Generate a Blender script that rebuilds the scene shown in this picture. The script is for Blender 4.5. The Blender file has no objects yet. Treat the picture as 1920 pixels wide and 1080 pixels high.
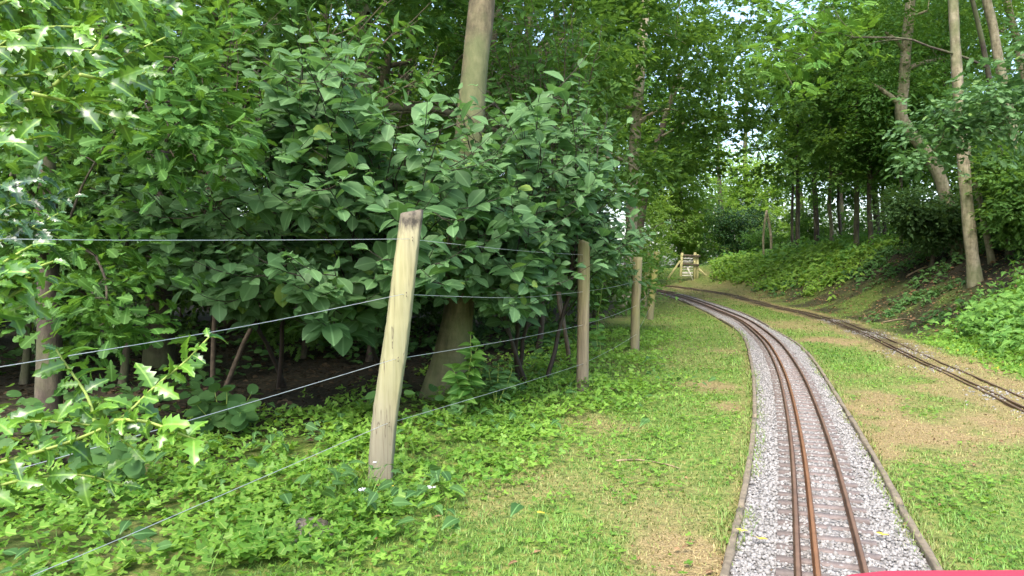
import bpy, math, random
import numpy as np
from mathutils import Vector

R = math.radians
rng = np.random.default_rng(7)
random.seed(7)
C = bpy.context.scene.collection
scene = bpy.context.scene

# ------------------------------------------------------------------ camera, world, sun, exposure
FPX, HOR, CAMZ = 1400.0, 500.0, 1.0
PITCH = math.atan((540 - HOR) / FPX)
cam_data = bpy.data.cameras.new('camera')
cam_data.sensor_width = 36.0
cam_data.lens = FPX / 1920 * 36.0
cam_data.clip_start, cam_data.clip_end = 0.05, 3000
cam = bpy.data.objects.new('camera', cam_data)
cam.location = (0, 0, CAMZ)
cam.rotation_euler = (math.pi / 2 - PITCH, 0, 0)
C.objects.link(cam)
scene.camera = cam

SUN_EL, SUN_AZ = R(51), R(197)          # high, a little behind the camera's left
world = bpy.data.worlds.new("World")
scene.world = world
world.use_nodes = True
wn = world.node_tree
sky = wn.nodes.new('ShaderNodeTexSky')
sky.sky_type = 'NISHITA'
sky.sun_disc = False
sky.sun_elevation = SUN_EL
sky.sun_rotation = SUN_AZ
sky.air_density, sky.dust_density, sky.ozone_density = 1.0, 3.0, 0.6
wn.links.new(sky.outputs[0], wn.nodes['Background'].inputs[0])
wn.nodes['Background'].inputs[1].default_value = 0.15
sl = bpy.data.lights.new('sun', 'SUN')
sl.energy, sl.angle, sl.color = 1.15, R(28), (1.0, 0.96, 0.90)
so = bpy.data.objects.new('sun', sl)
# direction to the sun: azimuth measured like the sky node (from +Y, clockwise seen from above)
sd = Vector((math.sin(SUN_AZ) * math.cos(SUN_EL), math.cos(SUN_AZ) * math.cos(SUN_EL), math.sin(SUN_EL)))
so.rotation_euler = sd.to_track_quat('Z', 'Y').to_euler()
so.location = (0, -5, 20)
C.objects.link(so)
scene.view_settings.view_transform = 'Standard'
scene.view_settings.look = 'None'
scene.view_settings.exposure = 2.05
scene.view_settings.gamma = 1.0
scene.cycles.max_bounces = 7
scene.cycles.diffuse_bounces = 4
scene.cycles.transmission_bounces = 5

# ------------------------------------------------------------------ numeric helpers
_lat = np.random.default_rng(3).random((256, 256))


def vnoise(x, y, s):
    x = np.asarray(x, float) / s + 1000.3
    y = np.asarray(y, float) / s + 1000.7
    xi, yi = np.floor(x).astype(int), np.floor(y).astype(int)
    fx, fy = x - xi, y - yi
    fx, fy = fx * fx * (3 - 2 * fx), fy * fy * (3 - 2 * fy)
    g = lambda a, b: _lat[a % 256, b % 256]
    return (g(xi, yi) * (1 - fx) + g(xi + 1, yi) * fx) * (1 - fy) + (g(xi, yi + 1) * (1 - fx) + g(xi + 1, yi + 1) * fx) * fy


def fbm(x, y, s):
    return (vnoise(x, y, s) + .5 * vnoise(x, y, s / 2.1) + .25 * vnoise(x, y, s / 4.3)) / 1.75


def sstep(a, b, x):
    t = np.clip((np.asarray(x, float) - a) / (b - a), 0, 1)
    return t * t * (3 - 2 * t)


_cp, _sp = math.cos(PITCH), math.sin(PITCH)


def ray(px, py):
    u, v = (px - 960) / FPX, (py - 540) / FPX
    return np.array([u, _cp - v * _sp, -_sp - v * _cp])


def at(px, py, Y):
    """point seen at photo pixel (px, py), Y metres in front"""
    d = ray(px, py)
    return np.array([0, 0, CAMZ]) + d * (Y / d[1])


def dist_poly(x, y, P):
    """distance to polyline P and signed side (+ = right of travel)"""
    x, y = np.asarray(x, float), np.asarray(y, float)
    best = np.full(x.shape, 1e9)
    side = np.zeros(x.shape)
    for a, b in zip(P[:-1], P[1:]):
        d = b[:2] - a[:2]
        L2 = d @ d
        t = np.clip(((x - a[0]) * d[0] + (y - a[1]) * d[1]) / L2, 0, 1)
        dx, dy = x - a[0] - t * d[0], y - a[1] - t * d[1]
        q = np.hypot(dx, dy)
        m = q < best
        best = np.where(m, q, best)
        side = np.where(m, np.sign(d[1] * dx - d[0] * dy), side)
    return best * side


def rise(y):
    return 0.42 * sstep(14, 30, y)


def hit0(px, py, off=0.0):
    d = ray(px, py)
    t = 0.5
    while t < 300:
        p = d * t
        if CAMZ + p[2] < rise(p[1]) + off:
            break
        t += 0.01
    return np.array([p[0], p[1], CAMZ + p[2]])


def resample(P, step):
    P = np.array(P, float)
    # Catmull-Rom densify, then even spacing
    Q = [P[0]]
    for i in range(len(P) - 1):
        p0, p1, p2, p3 = P[max(i - 1, 0)], P[i], P[i + 1], P[min(i + 2, len(P) - 1)]
        for t in np.linspace(0, 1, 17)[1:]:
            Q.append(.5 * ((2 * p1) + (-p0 + p2) * t + (2 * p0 - 5 * p1 + 4 * p2 - p3) * t * t + (-p0 + 3 * p1 - 3 * p2 + p3) * t ** 3))
    Q = np.array(Q)
    s = np.concatenate([[0], np.cumsum(np.linalg.norm(np.diff(Q, axis=0), axis=1))])
    n = max(2, int(s[-1] / step) + 1)
    u = np.linspace(0, s[-1], n)
    return np.stack([np.interp(u, s, Q[:, k]) for k in range(Q.shape[1])], 1)


def extend_back(P, d):
    v = P[0] - P[1]
    return np.vstack([P[0] + v / np.linalg.norm(v) * d, P])


MAIN = [(1560, 1080), (1527, 860), (1499, 750), (1482, 700), (1460, 660), (1445, 640), (1422, 620), (1402, 605), (1372, 590), (1316, 568), (1262, 551), (1232, 545)]
EDGE_L = [(1358, 1080), (1378, 1000), (1408, 860), (1415, 780), (1415, 740), (1412, 700), (1407, 670), (1395, 633), (1375, 612), (1356, 602), (1330, 586), (1294, 570), (1264, 559), (1230, 549)]
EDGE_R = [(1764, 1078), (1729, 1025), (1697, 963), (1668, 913), (1640, 860), (1594, 783), (1572, 746), (1543, 701), (1515, 662), (1490, 640), (1442, 612.6), (1405, 592), (1368, 578), (1324, 564), (1279, 551), (1230, 542)]
OLD = [(1925, 760), (1721, 668), (1634, 627), (1559, 600), (1494, 582), (1435, 571), (1387, 557), (1333, 546), (1279, 539), (1230, 535)]


def line(pix, off, back, ahead=9):
    P = np.array([hit0(*p, off) for p in pix])
    P = extend_back(P, back)
    v = P[-1] - P[-2]
    v = v / np.linalg.norm(v)
    w = np.array([v[1] * -1, v[0], 0])
    P = np.vstack([P, P[-1] + v * ahead * .5 + w * .8, P[-1] + v * ahead + w * 3])
    P = resample(P, 0.12)
    k = np.ones(9) / 9                      # smooth the measured line a little
    for _ in range(3):
        for c in (0, 1):
            pad = np.concatenate([np.full(4, P[0, c]) + (P[1, c] - P[0, c]) * np.arange(-4, 0), P[:, c],
                                  np.full(4, P[-1, c]) + (P[-1, c] - P[-2, c]) * np.arange(1, 5)])
            P[:, c] = np.convolve(pad, k, 'valid')
    return P


main_c = line(MAIN, .045, 5)
edge_l = line(EDGE_L, .02, 5)
edge_r = line(EDGE_R, .02, 5)
old_c = line(OLD, .01, 6)


def ground_z(x, y, fine=True):
    x, y = np.asarray(x, float), np.asarray(y, float)
    d = dist_poly(x, y, old_c[::6])
    A = 1 - sstep(21, 33, y) * .75
    bank = (1.25 * sstep(.45, 3.4, d) + .10 * np.clip(d - 2.6, 0, 14)) * A
    z = rise(y) + np.where(d > 0, bank, 0)
    if fine:
        dm = np.abs(dist_poly(x, y, main_c[::6]))
        z = z + (fbm(x, y, 1.1) - .5) * .05 * sstep(.5, 1.3, dm) + (fbm(x + 40, y, .35) - .5) * .02 * sstep(.45, .8, dm)
    return z


def hit(px, py):
    d = ray(px, py)
    ts = np.arange(0.6, 160, 0.02)
    X, Y, Z = d[0] * ts, d[1] * ts, CAMZ + d[2] * ts
    g = ground_z(X, Y)
    i = np.argmax(Z < g)
    return np.array([X[i], Y[i], g[i]])


# ------------------------------------------------------------------ mesh helpers
def mesh_obj(name, V, F, mat, parent=None, smooth=False, attrs=None, link=True):
    """V (n,3); F list of index arrays, each (m,k)"""
    V = np.asarray(V, np.float32)
    if isinstance(F, np.ndarray):
        F = [F]
    F = [np.asarray(f, np.int32) for f in F if len(f)]
    me = bpy.data.meshes.new(name)
    me.vertices.add(len(V))
    me.vertices.foreach_set('co', V.ravel())
    loops = np.concatenate([f.ravel() for f in F])
    sizes = np.concatenate([np.full(len(f), f.shape[1], np.int32) for f in F])
    starts = np.concatenate([[0], np.cumsum(sizes)[:-1]]).astype(np.int32)
    me.loops.add(len(loops))
    me.loops.foreach_set('vertex_index', loops)
    me.polygons.add(len(sizes))
    me.polygons.foreach_set('loop_start', starts)
    me.polygons.foreach_set('loop_total', sizes)
    if smooth:
        me.polygons.foreach_set('use_smooth', np.ones(len(sizes), bool))
    for an, (dom, arr) in (attrs or {}).items():
        a = me.attributes.new(an, 'FLOAT', dom)
        a.data.foreach_set('value', np.asarray(arr, np.float32))
    me.materials.append(mat)
    me.update(calc_edges=True)
    me.validate()
    o = bpy.data.objects.new(name, me)
    if link:
        C.objects.link(o)
    if parent is not None:
        o.parent = parent
        o.location = -Vector(parent.location) if parent.rotation_euler.z == 0 else (0, 0, 0)
    return o


def tag(o, label, cat, group=None, kind=None):
    if label:
        o['label'] = label
    if cat:
        o['category'] = cat
    if group:
        o['group'] = group
    if kind:
        o['kind'] = kind
    return o


def empty(name, loc, label, cat, group=None):
    o = bpy.data.objects.new(name, None)
    o.empty_display_size = .2
    o.location = tuple(float(v) for v in loc)
    C.objects.link(o)
    return tag(o, label, cat, group)


class MB:
    """collects pieces for ONE mesh"""
    def __init__(s):
        s.V, s.F, s.n, s.T = [], {}, 0, []

    def add(s, V, F, tint=None):
        V = np.asarray(V, float)
        for f in (F if isinstance(F, list) else [F]):
            f = np.asarray(f)
            if not len(f):
                continue
            s.F.setdefault(f.shape[1], []).append(f + s.n)
            if tint is not None:
                s.T.append((f.shape[1], np.broadcast_to(tint, (len(f),)) if np.ndim(tint) == 0 else tint))
        s.V.append(V)
        s.n += len(V)

    def tube(s, P, r, n=8, cap=True):
        P = np.asarray(P, float)
        r = np.broadcast_to(np.asarray(r, float), (len(P),))
        T = np.gradient(P, axis=0)
        T /= np.linalg.norm(T, axis=1)[:, None] + 1e-9
        ref = np.array([0, 0, 1.0]) if abs(T[:, 2].mean()) < .8 else np.array([0, 1.0, 0])
        a = np.cross(T, ref)
        a /= np.linalg.norm(a, axis=1)[:, None] + 1e-9
        b = np.cross(T, a)
        th = np.linspace(0, 2 * np.pi, n, endpoint=False)
        V = P[:, None] + r[:, None, None] * (np.cos(th)[None, :, None] * a[:, None] + np.sin(th)[None, :, None] * b[:, None])
        V = V.reshape(-1, 3)
        i = np.arange(len(P) - 1)[:, None] * n
        j = np.arange(n)[None]
        k = (j + 1) % n
        F = np.stack([i + j, i + k, i + n + k, i + n + j], -1).reshape(-1, 4)
        fs = [F]
        s.add(V, fs)
        if cap:
            base = s.n - len(V)
            s.F.setdefault(n, []).append(np.array([np.arange(n)[::-1] + base, np.arange(n) + base + (len(P) - 1) * n]))

    def box(s, c, size, rot=None, bev=0.0):
        """box with chamfered long edges when bev > 0"""
        hx, hy, hz = np.array(size) / 2
        b = bev
        if b > 0:
            sec = np.array([(-hy + b, -hz), (hy - b, -hz), (hy, -hz + b), (hy, hz - b), (hy - b, hz), (-hy + b, hz), (-hy, hz - b), (-hy, -hz + b)])
        else:
            sec = np.array([(-hy, -hz), (hy, -hz), (hy, hz), (-hy, hz)])
        n = len(sec)
        V = np.array([(x, p[0], p[1]) for x in (-hx, hx) for p in sec])
        if rot is not None:
            V = V @ np.asarray(rot).T
        V = V + np.asarray(c)
        j = np.arange(n)
        F = np.stack([j, (j + 1) % n, (j + 1) % n + n, j + n], 1)
        s.add(V, [F, np.array([j[::-1]]), np.array([j + n])] if n != 4 else [np.vstack([F, j[::-1], j + n])])

    def bar(s, a, b, w, h, bev=0.0, up=(0, 0, 1)):
        a, b = np.array(a, float), np.array(b, float)
        x = b - a
        L = np.linalg.norm(x)
        x /= L
        y = np.cross(np.array(up, float), x)
        if np.linalg.norm(y) < 1e-3:
            y = np.array([1.0, 0, 0])
        y /= np.linalg.norm(y)
        z = np.cross(x, y)
        s.box((a + b) / 2, (L, w, h), np.stack([x, y, z], 1), bev)

    def build(s, name, mat, parent=None, smooth=False, attrs=None):
        return mesh_obj(name, np.vstack(s.V), [np.vstack(f) for f in s.F.values()], mat, parent, smooth, attrs)


def norm(v):
    return v / (np.linalg.norm(v, axis=-1, keepdims=True) + 1e-9)


def frames(x, up):
    """rotation matrices whose x axis is x and z axis leans to up"""
    x = norm(x)
    y = norm(np.cross(up, x))
    z = np.cross(x, y)
    return np.stack([x, y, z], -1)


def scatter(name, temp, pos, rot, scale, mat, parent=None, tint=None, extra=None, smooth=False):
    """many small copies of a template in ONE mesh (leaves of a crown, blades of grass, stones)"""
    TV, TF = temp
    N, n = len(pos), len(TV)
    scale = np.asarray(scale, float)
    if scale.ndim == 1:
        scale = scale[:, None].repeat(3, 1)
    V = np.einsum('nij,nkj->nki', rot, TV[None] * scale[:, None]) + pos[:, None]
    F, att = [], []
    for f in TF:
        F.append((f[None] + (np.arange(N) * n)[:, None, None]).reshape(-1, f.shape[1]))
    if tint is None:
        tint = rng.random(N)
    att = {'tint': ('FACE', np.concatenate([np.repeat(tint, len(f)) for f in TF]))}
    for k, v in (extra or {}).items():
        att[k] = ('FACE', np.concatenate([np.repeat(v, len(f)) for f in TF]))
    att['rib'] = ('POINT', np.tile(np.abs(TV[:, 1]), N))
    return mesh_obj(name, V.reshape(-1, 3), F, mat, parent, smooth, att)


# ------------------------------------------------------------------ leaf templates (x along the leaf, z its upper side)
def strip_leaf(ts, ws, fold=.12, droop=.15, wave=0.0, petiole=0.0):
    V, quads, tris = [], [], []
    ts = np.array(ts)
    for i, (t, w) in enumerate(zip(ts, ws)):
        zc = -droop * t * t + .04 * math.sin(3 * t)
        wz = wave * (1 if i % 2 else -1)
        V += [(t + petiole, w, zc + fold * w + wz), (t + petiole, 0, zc), (t + petiole, -w, zc + fold * w + wz * .8)]
    for i in range(len(ts) - 1):
        a, b = 3 * i, 3 * i + 3
        quads += [(a + 1, b + 1, b, a), (a + 2, b + 2, b + 1, a + 1)]
    V = np.array(V)
    return V, [np.array(quads)]


def fan_leaf(outline, fold=.1, droop=.1):
    P = np.array(outline, float)
    V = [(0.12, 0, 0)] + [(x, y, fold * abs(y) - droop * x * x) for x, y in P]
    tris = [(0, i + 1, i + 2) for i in range(len(P) - 1)]
    return np.array(V), [np.array(tris)]


L_DIAMOND = (np.array([(0, 0, 0), (.42, .30, .05), (1, 0, -.1), (.42, -.30, .05)]), [np.array([(0, 3, 2, 1)])])
L_OVAL = strip_leaf([0, .3, .65, 1], [.03, .25, .24, .0], .2, .18)
L_OBOV = strip_leaf([-.12, 0, .2, .45, .68, .88, 1], [.008, .012, .20, .31, .295, .14, .0], .2, .13)
L_OAK = strip_leaf([0, .14, .22, .34, .42, .55, .63, .76, .84, .95, 1], [.01, .09, .07, .21, .11, .29, .16, .30, .2, .17, .0], .12, .18)
L_HOLLY = strip_leaf([0, .10, .19, .30, .42, .53, .65, .76, .86, 1], [.015, .13, .27, .13, .30, .14, .28, .11, .14, .0], .45, .35, .045)
L_NETTLE = strip_leaf([-.2, 0, .12, .3, .55, .8, 1], [.01, .012, .24, .33, .25, .11, 0], .15, .3)
_map = []
for a, r in [(-150, .18), (-118, .55), (-95, .3), (-62, .85), (-50, .6), (-35, .55), (-20, .72), (0, 1.0), (20, .72), (35, .55), (50, .6), (62, .85), (95, .3), (118, .55), (150, .18)]:
    _map.append((.12 + r * .85 * math.cos(R(a)), r * .75 * math.sin(R(a))))
L_MAPLE = fan_leaf(_map, .12, .2)
_bc = []
for a, r in [(-160, .2), (-120, .75), (-100, .95), (-85, .75), (-60, .45), (-35, .9), (-15, .85), (0, 1.05), (15, .85), (35, .9), (60, .45), (85, .75), (100, .95), (120, .75), (160, .2)]:
    _bc.append((.12 + r * .6 * math.cos(R(a)), r * .6 * math.sin(R(a))))
L_CUP = fan_leaf(_bc, .25, .15)
L_ROUND = fan_leaf([(.5 + .5 * math.cos(a), .45 * math.sin(a)) for a in np.linspace(-math.pi * .98, math.pi * .98, 10)], .2, .12)
L_BLADE = (np.array([(-.05, 0, 0), (.05, 0, 0), (.035, .12, .55), (-.035, .12, .55), (0, .38, 1.0)]), [np.array([(0, 1, 2, 3)]), np.array([(3, 2, 4)])])


# ------------------------------------------------------------------ materials
def new_mat(name):
    m = bpy.data.materials.new(name)
    m.use_nodes = True
    nt = m.node_tree
    return m, nt, nt.nodes['Principled BSDF'], nt.nodes['Material Output']


def node(nt, t, **kw):
    n = nt.nodes.new(t)
    for k, v in kw.items():
        setattr(n, k, v)
    return n


def ramp(nt, stops):
    r = node(nt, 'ShaderNodeValToRGB')
    e = r.color_ramp.elements
    while len(e) < len(stops):
        e.new(.5)
    for q, (p, c) in zip(e, stops):
        q.position = p
        q.color = (*c, 1)
    return r


def noise(nt, scale, detail=4, vec=None, rough=.55):
    n = node(nt, 'ShaderNodeTexNoise')
    n.inputs['Scale'].default_value = scale
    n.inputs['Detail'].default_value = detail
    n.inputs['Roughness'].default_value = rough
    if vec is not None:
        nt.links.new(vec, n.inputs['Vector'])
    return n


def coords(nt, scale=(1, 1, 1)):
    t = node(nt, 'ShaderNodeTexCoord')
    m = node(nt, 'ShaderNodeMapping')
    m.inputs['Scale'].default_value = scale
    nt.links.new(t.outputs['Object'], m.inputs[0])
    return m.outputs[0]


def mix(nt, fac, a, b, mode='MIX'):
    m = node(nt, 'ShaderNodeMix', data_type='RGBA', blend_type=mode)
    for s, v in ((m.inputs[0], fac), (m.inputs[6], a), (m.inputs[7], b)):
        if isinstance(v, (int, float)):
            s.default_value = v
        elif isinstance(v, tuple):
            s.default_value = (*v, 1)
        else:
            nt.links.new(v, s)
    return m.outputs[2]


def leaf_mat(name, dark, light, trans=.35, rough=.45, spec=.5, tcol=None, old=None, rib=.7):
    m, nt, p, out = new_mat(name)
    at_ = node(nt, 'ShaderNodeAttribute', attribute_name='tint')
    stops = [(0, dark), (.9, light)]
    if old:
        stops = [(0, dark), (.88, light), (.965, light), (1.0, old)]
    r = ramp(nt, stops)
    nt.links.new(at_.outputs['Fac'], r.inputs[0])
    nz = noise(nt, 9, 3, coords(nt))
    col = mix(nt, .35, r.outputs[0], nz.outputs[0], 'OVERLAY')
    ra = node(nt, 'ShaderNodeAttribute', attribute_name='rib')       # pale midrib
    rm = node(nt, 'ShaderNodeMapRange')
    rm.inputs['From Min'].default_value = .012
    rm.inputs['From Max'].default_value = .04
    rm.inputs['To Min'].default_value = rib
    rm.inputs['To Max'].default_value = 0
    nt.links.new(ra.outputs['Fac'], rm.inputs[0])
    col = mix(nt, rm.outputs[0], col, tuple(min(.5, c * 1.9 + .03) for c in light))
    nt.links.new(col, p.inputs['Base Color'])
    p.inputs['Roughness'].default_value = rough
    p.inputs['Specular IOR Level'].default_value = spec
    tr = node(nt, 'ShaderNodeBsdfTranslucent')
    tc = mix(nt, .6, col, tcol or tuple(min(1, c * f) for c, f in zip(light, (2.0, 1.7, .6))))
    nt.links.new(tc, tr.inputs[0])
    ms = node(nt, 'ShaderNodeMixShader')
    ms.inputs[0].default_value = trans
    nt.links.new(p.outputs[0], ms.inputs[1])
    nt.links.new(tr.outputs[0], ms.inputs[2])
    nt.links.new(ms.outputs[0], out.inputs[0])
    return m


def bark_mat(name, c1, c2, c3, scale=13, stretch=.4, bump=.8):
    m, nt, p, out = new_mat(name)
    v = coords(nt, (1, 1, stretch))
    n1 = noise(nt, scale, 6, v, .65)
    r = ramp(nt, [(.34, c1), (.5, c2), (.66, c3)])
    nt.links.new(n1.outputs[0], r.inputs[0])
    v2 = coords(nt, (1, 1, 2.6))
    n2 = noise(nt, scale * .7, 5, v2, .6)         # horizontal lenticel bands
    r2 = ramp(nt, [(.35, (.45, .45, .45)), (.55, (1, 1, 1))])
    nt.links.new(n2.outputs[0], r2.inputs[0])
    col = mix(nt, .45, r.outputs[0], r2.outputs[0], 'MULTIPLY')
    n3 = noise(nt, 2.2, 3, coords(nt))
    r3 = ramp(nt, [(.45, (0, 0, 0)), (.65, (1, 1, 1))])
    nt.links.new(n3.outputs[0], r3.inputs[0])
    f3 = node(nt, 'ShaderNodeMath', operation='MULTIPLY')
    f3.inputs[1].default_value = .6
    nt.links.new(r3.outputs[0], f3.inputs[0])
    col = mix(nt, f3.outputs[0], col, (.10, .13, .045))       # algae
    nt.links.new(col, p.inputs['Base Color'])
    p.inputs['Roughness'].default_value = .9
    b = node(nt, 'ShaderNodeBump')
    b.inputs['Strength'].default_value = bump
    b.inputs['Distance'].default_value = .02
    nt.links.new(n1.outputs[0], b.inputs['Height'])
    nt.links.new(b.outputs[0], p.inputs['Normal'])
    return m


def plain(name, col, rough=.7, var=.3, scale=20, metal=0.0, bump=0.0, stretch=(1, 1, 1)):
    m, nt, p, out = new_mat(name)
    n = noise(nt, scale, 5, coords(nt, stretch))
    r = ramp(nt, [(.3, tuple(c * (1 - var) for c in col)), (.7, tuple(min(1, c * (1 + var)) for c in col))])
    nt.links.new(n.outputs[0], r.inputs[0])
    nt.links.new(r.outputs[0], p.inputs['Base Color'])
    p.inputs['Roughness'].default_value = rough
    p.inputs['Metallic'].default_value = metal
    if bump:
        b = node(nt, 'ShaderNodeBump')
        b.inputs['Strength'].default_value = bump
        b.inputs['Distance'].default_value = .004
        nt.links.new(n.outputs[0], b.inputs['Height'])
        nt.links.new(b.outputs[0], p.inputs['Normal'])
    return m


def wood_mat(name, c1, c2, c3, top=None, crack=False, green=0.0):
    """grain along local z; optional dark rotten end above z = top (a stain with its own ragged edge)"""
    m, nt, p, out = new_mat(name)
    v = coords(nt, (1, 1, .06))
    n1 = noise(nt, 55, 6, v, .6)
    r = ramp(nt, [(.28, c1), (.5, c2), (.74, c3)])
    nt.links.new(n1.outputs[0], r.inputs[0])
    col = r.outputs[0]
    nb = noise(nt, 3.5, 4, coords(nt, (1, 1, .7)))
    rb = ramp(nt, [(.35, (.72, .74, .70)), (.65, (1.08, 1.05, .9))])
    nt.links.new(nb.outputs[0], rb.inputs[0])
    col = mix(nt, .8, col, rb.outputs[0], 'MULTIPLY')
    if green:
        ng = noise(nt, 2.6, 4, coords(nt, (1.6, 1.6, .5)))
        rg = ramp(nt, [(.42, (0, 0, 0)), (.62, (green, green, green))])
        nt.links.new(ng.outputs[0], rg.inputs[0])
        col = mix(nt, rg.outputs[0], col, (.27, .28, .06))
    tc = node(nt, 'ShaderNodeTexCoord')
    sep = node(nt, 'ShaderNodeSeparateXYZ')
    nt.links.new(tc.outputs['Object'], sep.inputs[0])
    # grey weathered, muddy foot
    nf = noise(nt, 9, 4, coords(nt, (1, 1, .4)))
    af = node(nt, 'ShaderNodeMath', operation='MULTIPLY_ADD')
    af.inputs[1].default_value = .5
    nt.links.new(nf.outputs[0], af.inputs[0])
    nt.links.new(sep.outputs[2], af.inputs[2])
    mf = node(nt, 'ShaderNodeMapRange')
    mf.inputs['From Min'].default_value = .75
    mf.inputs['From Max'].default_value = .15
    mf.inputs['To Max'].default_value = .8
    nt.links.new(af.outputs[0], mf.inputs[0])
    col = mix(nt, mf.outputs[0], col, (.155, .135, .105))
    if crack:
        # drying cracks: thin wandering dark lines along the grain
        vc = coords(nt, (1, 1, .035))
        nc = noise(nt, 24, 2, vc)
        mr = ramp(nt, [(.492, (0, 0, 0)), (.5, (1, 1, 1)), (.508, (0, 0, 0))])
        nt.links.new(nc.outputs[0], mr.inputs[0])
        nk = noise(nt, 2.3, 2, coords(nt))
        rk = ramp(nt, [(.5, (0, 0, 0)), (.6, (1, 1, 1))])
        nt.links.new(nk.outputs[0], rk.inputs[0])
        mm = node(nt, 'ShaderNodeMath', operation='MULTIPLY')
        nt.links.new(mr.outputs[0], mm.inputs[0])
        nt.links.new(rk.outputs[0], mm.inputs[1])
        col = mix(nt, mm.outputs[0], col, (.08, .06, .04))
        # knots
        vo = node(nt, 'ShaderNodeTexVoronoi')
        vo.inputs['Scale'].default_value = 7
        nt.links.new(coords(nt, (1, 1, .6)), vo.inputs[0])
        rv = ramp(nt, [(.045, (.8, .8, .8)), (.075, (0, 0, 0))])
        nt.links.new(vo.outputs['Distance'], rv.inputs[0])
        col = mix(nt, rv.outputs[0], col, (.16, .12, .07))
    if top:
        nz = noise(nt, 60, 4, coords(nt, (1, 1, .25)))
        ad = node(nt, 'ShaderNodeMath', operation='MULTIPLY_ADD')
        ad.inputs[1].default_value = .16
        nt.links.new(nz.outputs[0], ad.inputs[0])
        nt.links.new(sep.outputs[2], ad.inputs[2])
        mr = node(nt, 'ShaderNodeMapRange')
        mr.inputs['From Min'].default_value = top + .065
        mr.inputs['From Max'].default_value = top + .11
        nt.links.new(ad.outputs[0], mr.inputs[0])
        nd = noise(nt, 30, 4, coords(nt))
        rd = ramp(nt, [(.42, (.035, .03, .022)), (.6, (.14, .12, .085))])
        nt.links.new(nd.outputs[0], rd.inputs[0])
        col = mix(nt, mr.outputs[0], col, rd.outputs[0])
    nt.links.new(col, p.inputs['Base Color'])
    p.inputs['Roughness'].default_value = .85
    b = node(nt, 'ShaderNodeBump')
    b.inputs['Strength'].default_value = .35
    b.inputs['Distance'].default_value = .004
    nt.links.new(n1.outputs[0], b.inputs['Height'])
    nt.links.new(b.outputs[0], p.inputs['Normal'])
    return m


M = {}
M['sallow'] = leaf_mat('sallow_leaf', (.062, .135, .048), (.125, .235, .09), .36, .55, .28, (.15, .33, .05), (.19, .29, .06), .35)
M['oak'] = leaf_mat('oak_leaf', (.036, .11, .02), (.085, .19, .035), .42, .55, .25)
M['holly'] = leaf_mat('holly_leaf', (.025, .085, .018), (.13, .28, .03), .26, .30, .7)
M['hollydark'] = leaf_mat('dark_holly_leaf', (.02, .06, .02), (.04, .10, .03), .2, .25, .7)
M['beech'] = leaf_mat('beech_leaf', (.048, .12, .024), (.105, .21, .045), .5, .6, .2)
M['maple'] = leaf_mat('maple_leaf', (.04, .105, .025), (.085, .185, .04), .45, .6, .2)
M['bright'] = leaf_mat('bright_leaf', (.10, .23, .045), (.22, .38, .085), .5, .55, .3)
M['sunlit'] = leaf_mat('yellow_green_leaf', (.06, .16, .025), (.21, .37, .055), .45, .6, .25)
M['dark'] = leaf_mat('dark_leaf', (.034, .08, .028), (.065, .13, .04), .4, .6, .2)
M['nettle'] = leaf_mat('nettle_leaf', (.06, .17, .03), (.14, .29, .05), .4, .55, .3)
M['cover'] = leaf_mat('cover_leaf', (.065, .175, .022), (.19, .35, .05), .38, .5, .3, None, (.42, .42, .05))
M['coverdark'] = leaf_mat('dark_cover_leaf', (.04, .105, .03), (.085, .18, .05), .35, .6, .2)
M['shadelitter'] = leaf_mat('shaded_dead_leaf', (.022, .016, .009), (.07, .05, .027), .1, .85, .15, (.12, .07, .03))  # darker copy of the dead leaf: the wood's shade is in its colour
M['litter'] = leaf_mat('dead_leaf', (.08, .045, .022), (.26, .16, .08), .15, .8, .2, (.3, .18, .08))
M['twig'] = plain('twig_bark', (.10, .075, .05), .85, .35, 30)
M['greenstem'] = plain('green_stem', (.22, .30, .05), .6, .25, 20)
M['redstem'] = plain('sallow_stem', (.038, .028, .02), .7, .3, 25)
M['bark'] = bark_mat('tree_bark', (.05, .04, .022), (.11, .09, .05), (.19, .155, .09))
M['palebark'] = bark_mat('pale_bark', (.13, .11, .065), (.25, .215, .135), (.35, .31, .21))
M['lightbark'] = bark_mat('light_bark', (.24, .19, .12), (.42, .35, .24), (.54, .47, .35))
M['darkbark'] = bark_mat('dark_bark', (.035, .028, .02), (.07, .055, .04), (.12, .10, .07))
M['wire'] = plain('galvanised_wire', (.55, .57, .58), .4, .12, 40, .6)
M['staple'] = plain('rusty_staple', (.10, .07, .05), .6, .3, 60, .5)
M['rust'] = plain('rusty_rail', (.115, .065, .04), .6, .45, 14, .35, .3, (1, 1, 1))
M['rustbright'] = plain('worn_rusty_rail', (.20, .095, .045), .5, .3, 14, .5, .2)
M['rustdark'] = plain('dark_rusty_rail', (.13, .085, .055), .6, .4, 14, .3, .3)
M['sleeper'] = plain('pinkish_sleeper', (.155, .125, .112), .85, .22, 45, 0, .5)
M['edge'] = plain('edging_timber', (.17, .14, .095), .9, .35, 25, 0, .6)
M['gatewood'] = plain('mossy_gate_wood', (.40, .37, .17), .9, .3, 12, 0, .4)
M['gatedark'] = plain('dark_gate_wood', (.10, .08, .05), .9, .3, 12, 0, .4)
M['gatepale'] = plain('pale_gate_wood', (.66, .63, .55), .85, .2, 12, 0, .3)
M['post1'] = wood_mat('pale_post_wood', (.20, .18, .118), (.30, .275, .185), (.37, .345, .245), 1.165, True, .22)
M['post'] = wood_mat('brown_post_wood', (.15, .12, .075), (.25, .20, .13), (.35, .29, .19), None, True, .45)
M['mosspost'] = wood_mat('mossy_post_wood', (.15, .13, .06), (.24, .22, .09), (.32, .29, .13), None, False, .6)
M['red'] = plain('red_paint', (.46, .05, .09), .35, .06, 4)
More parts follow.
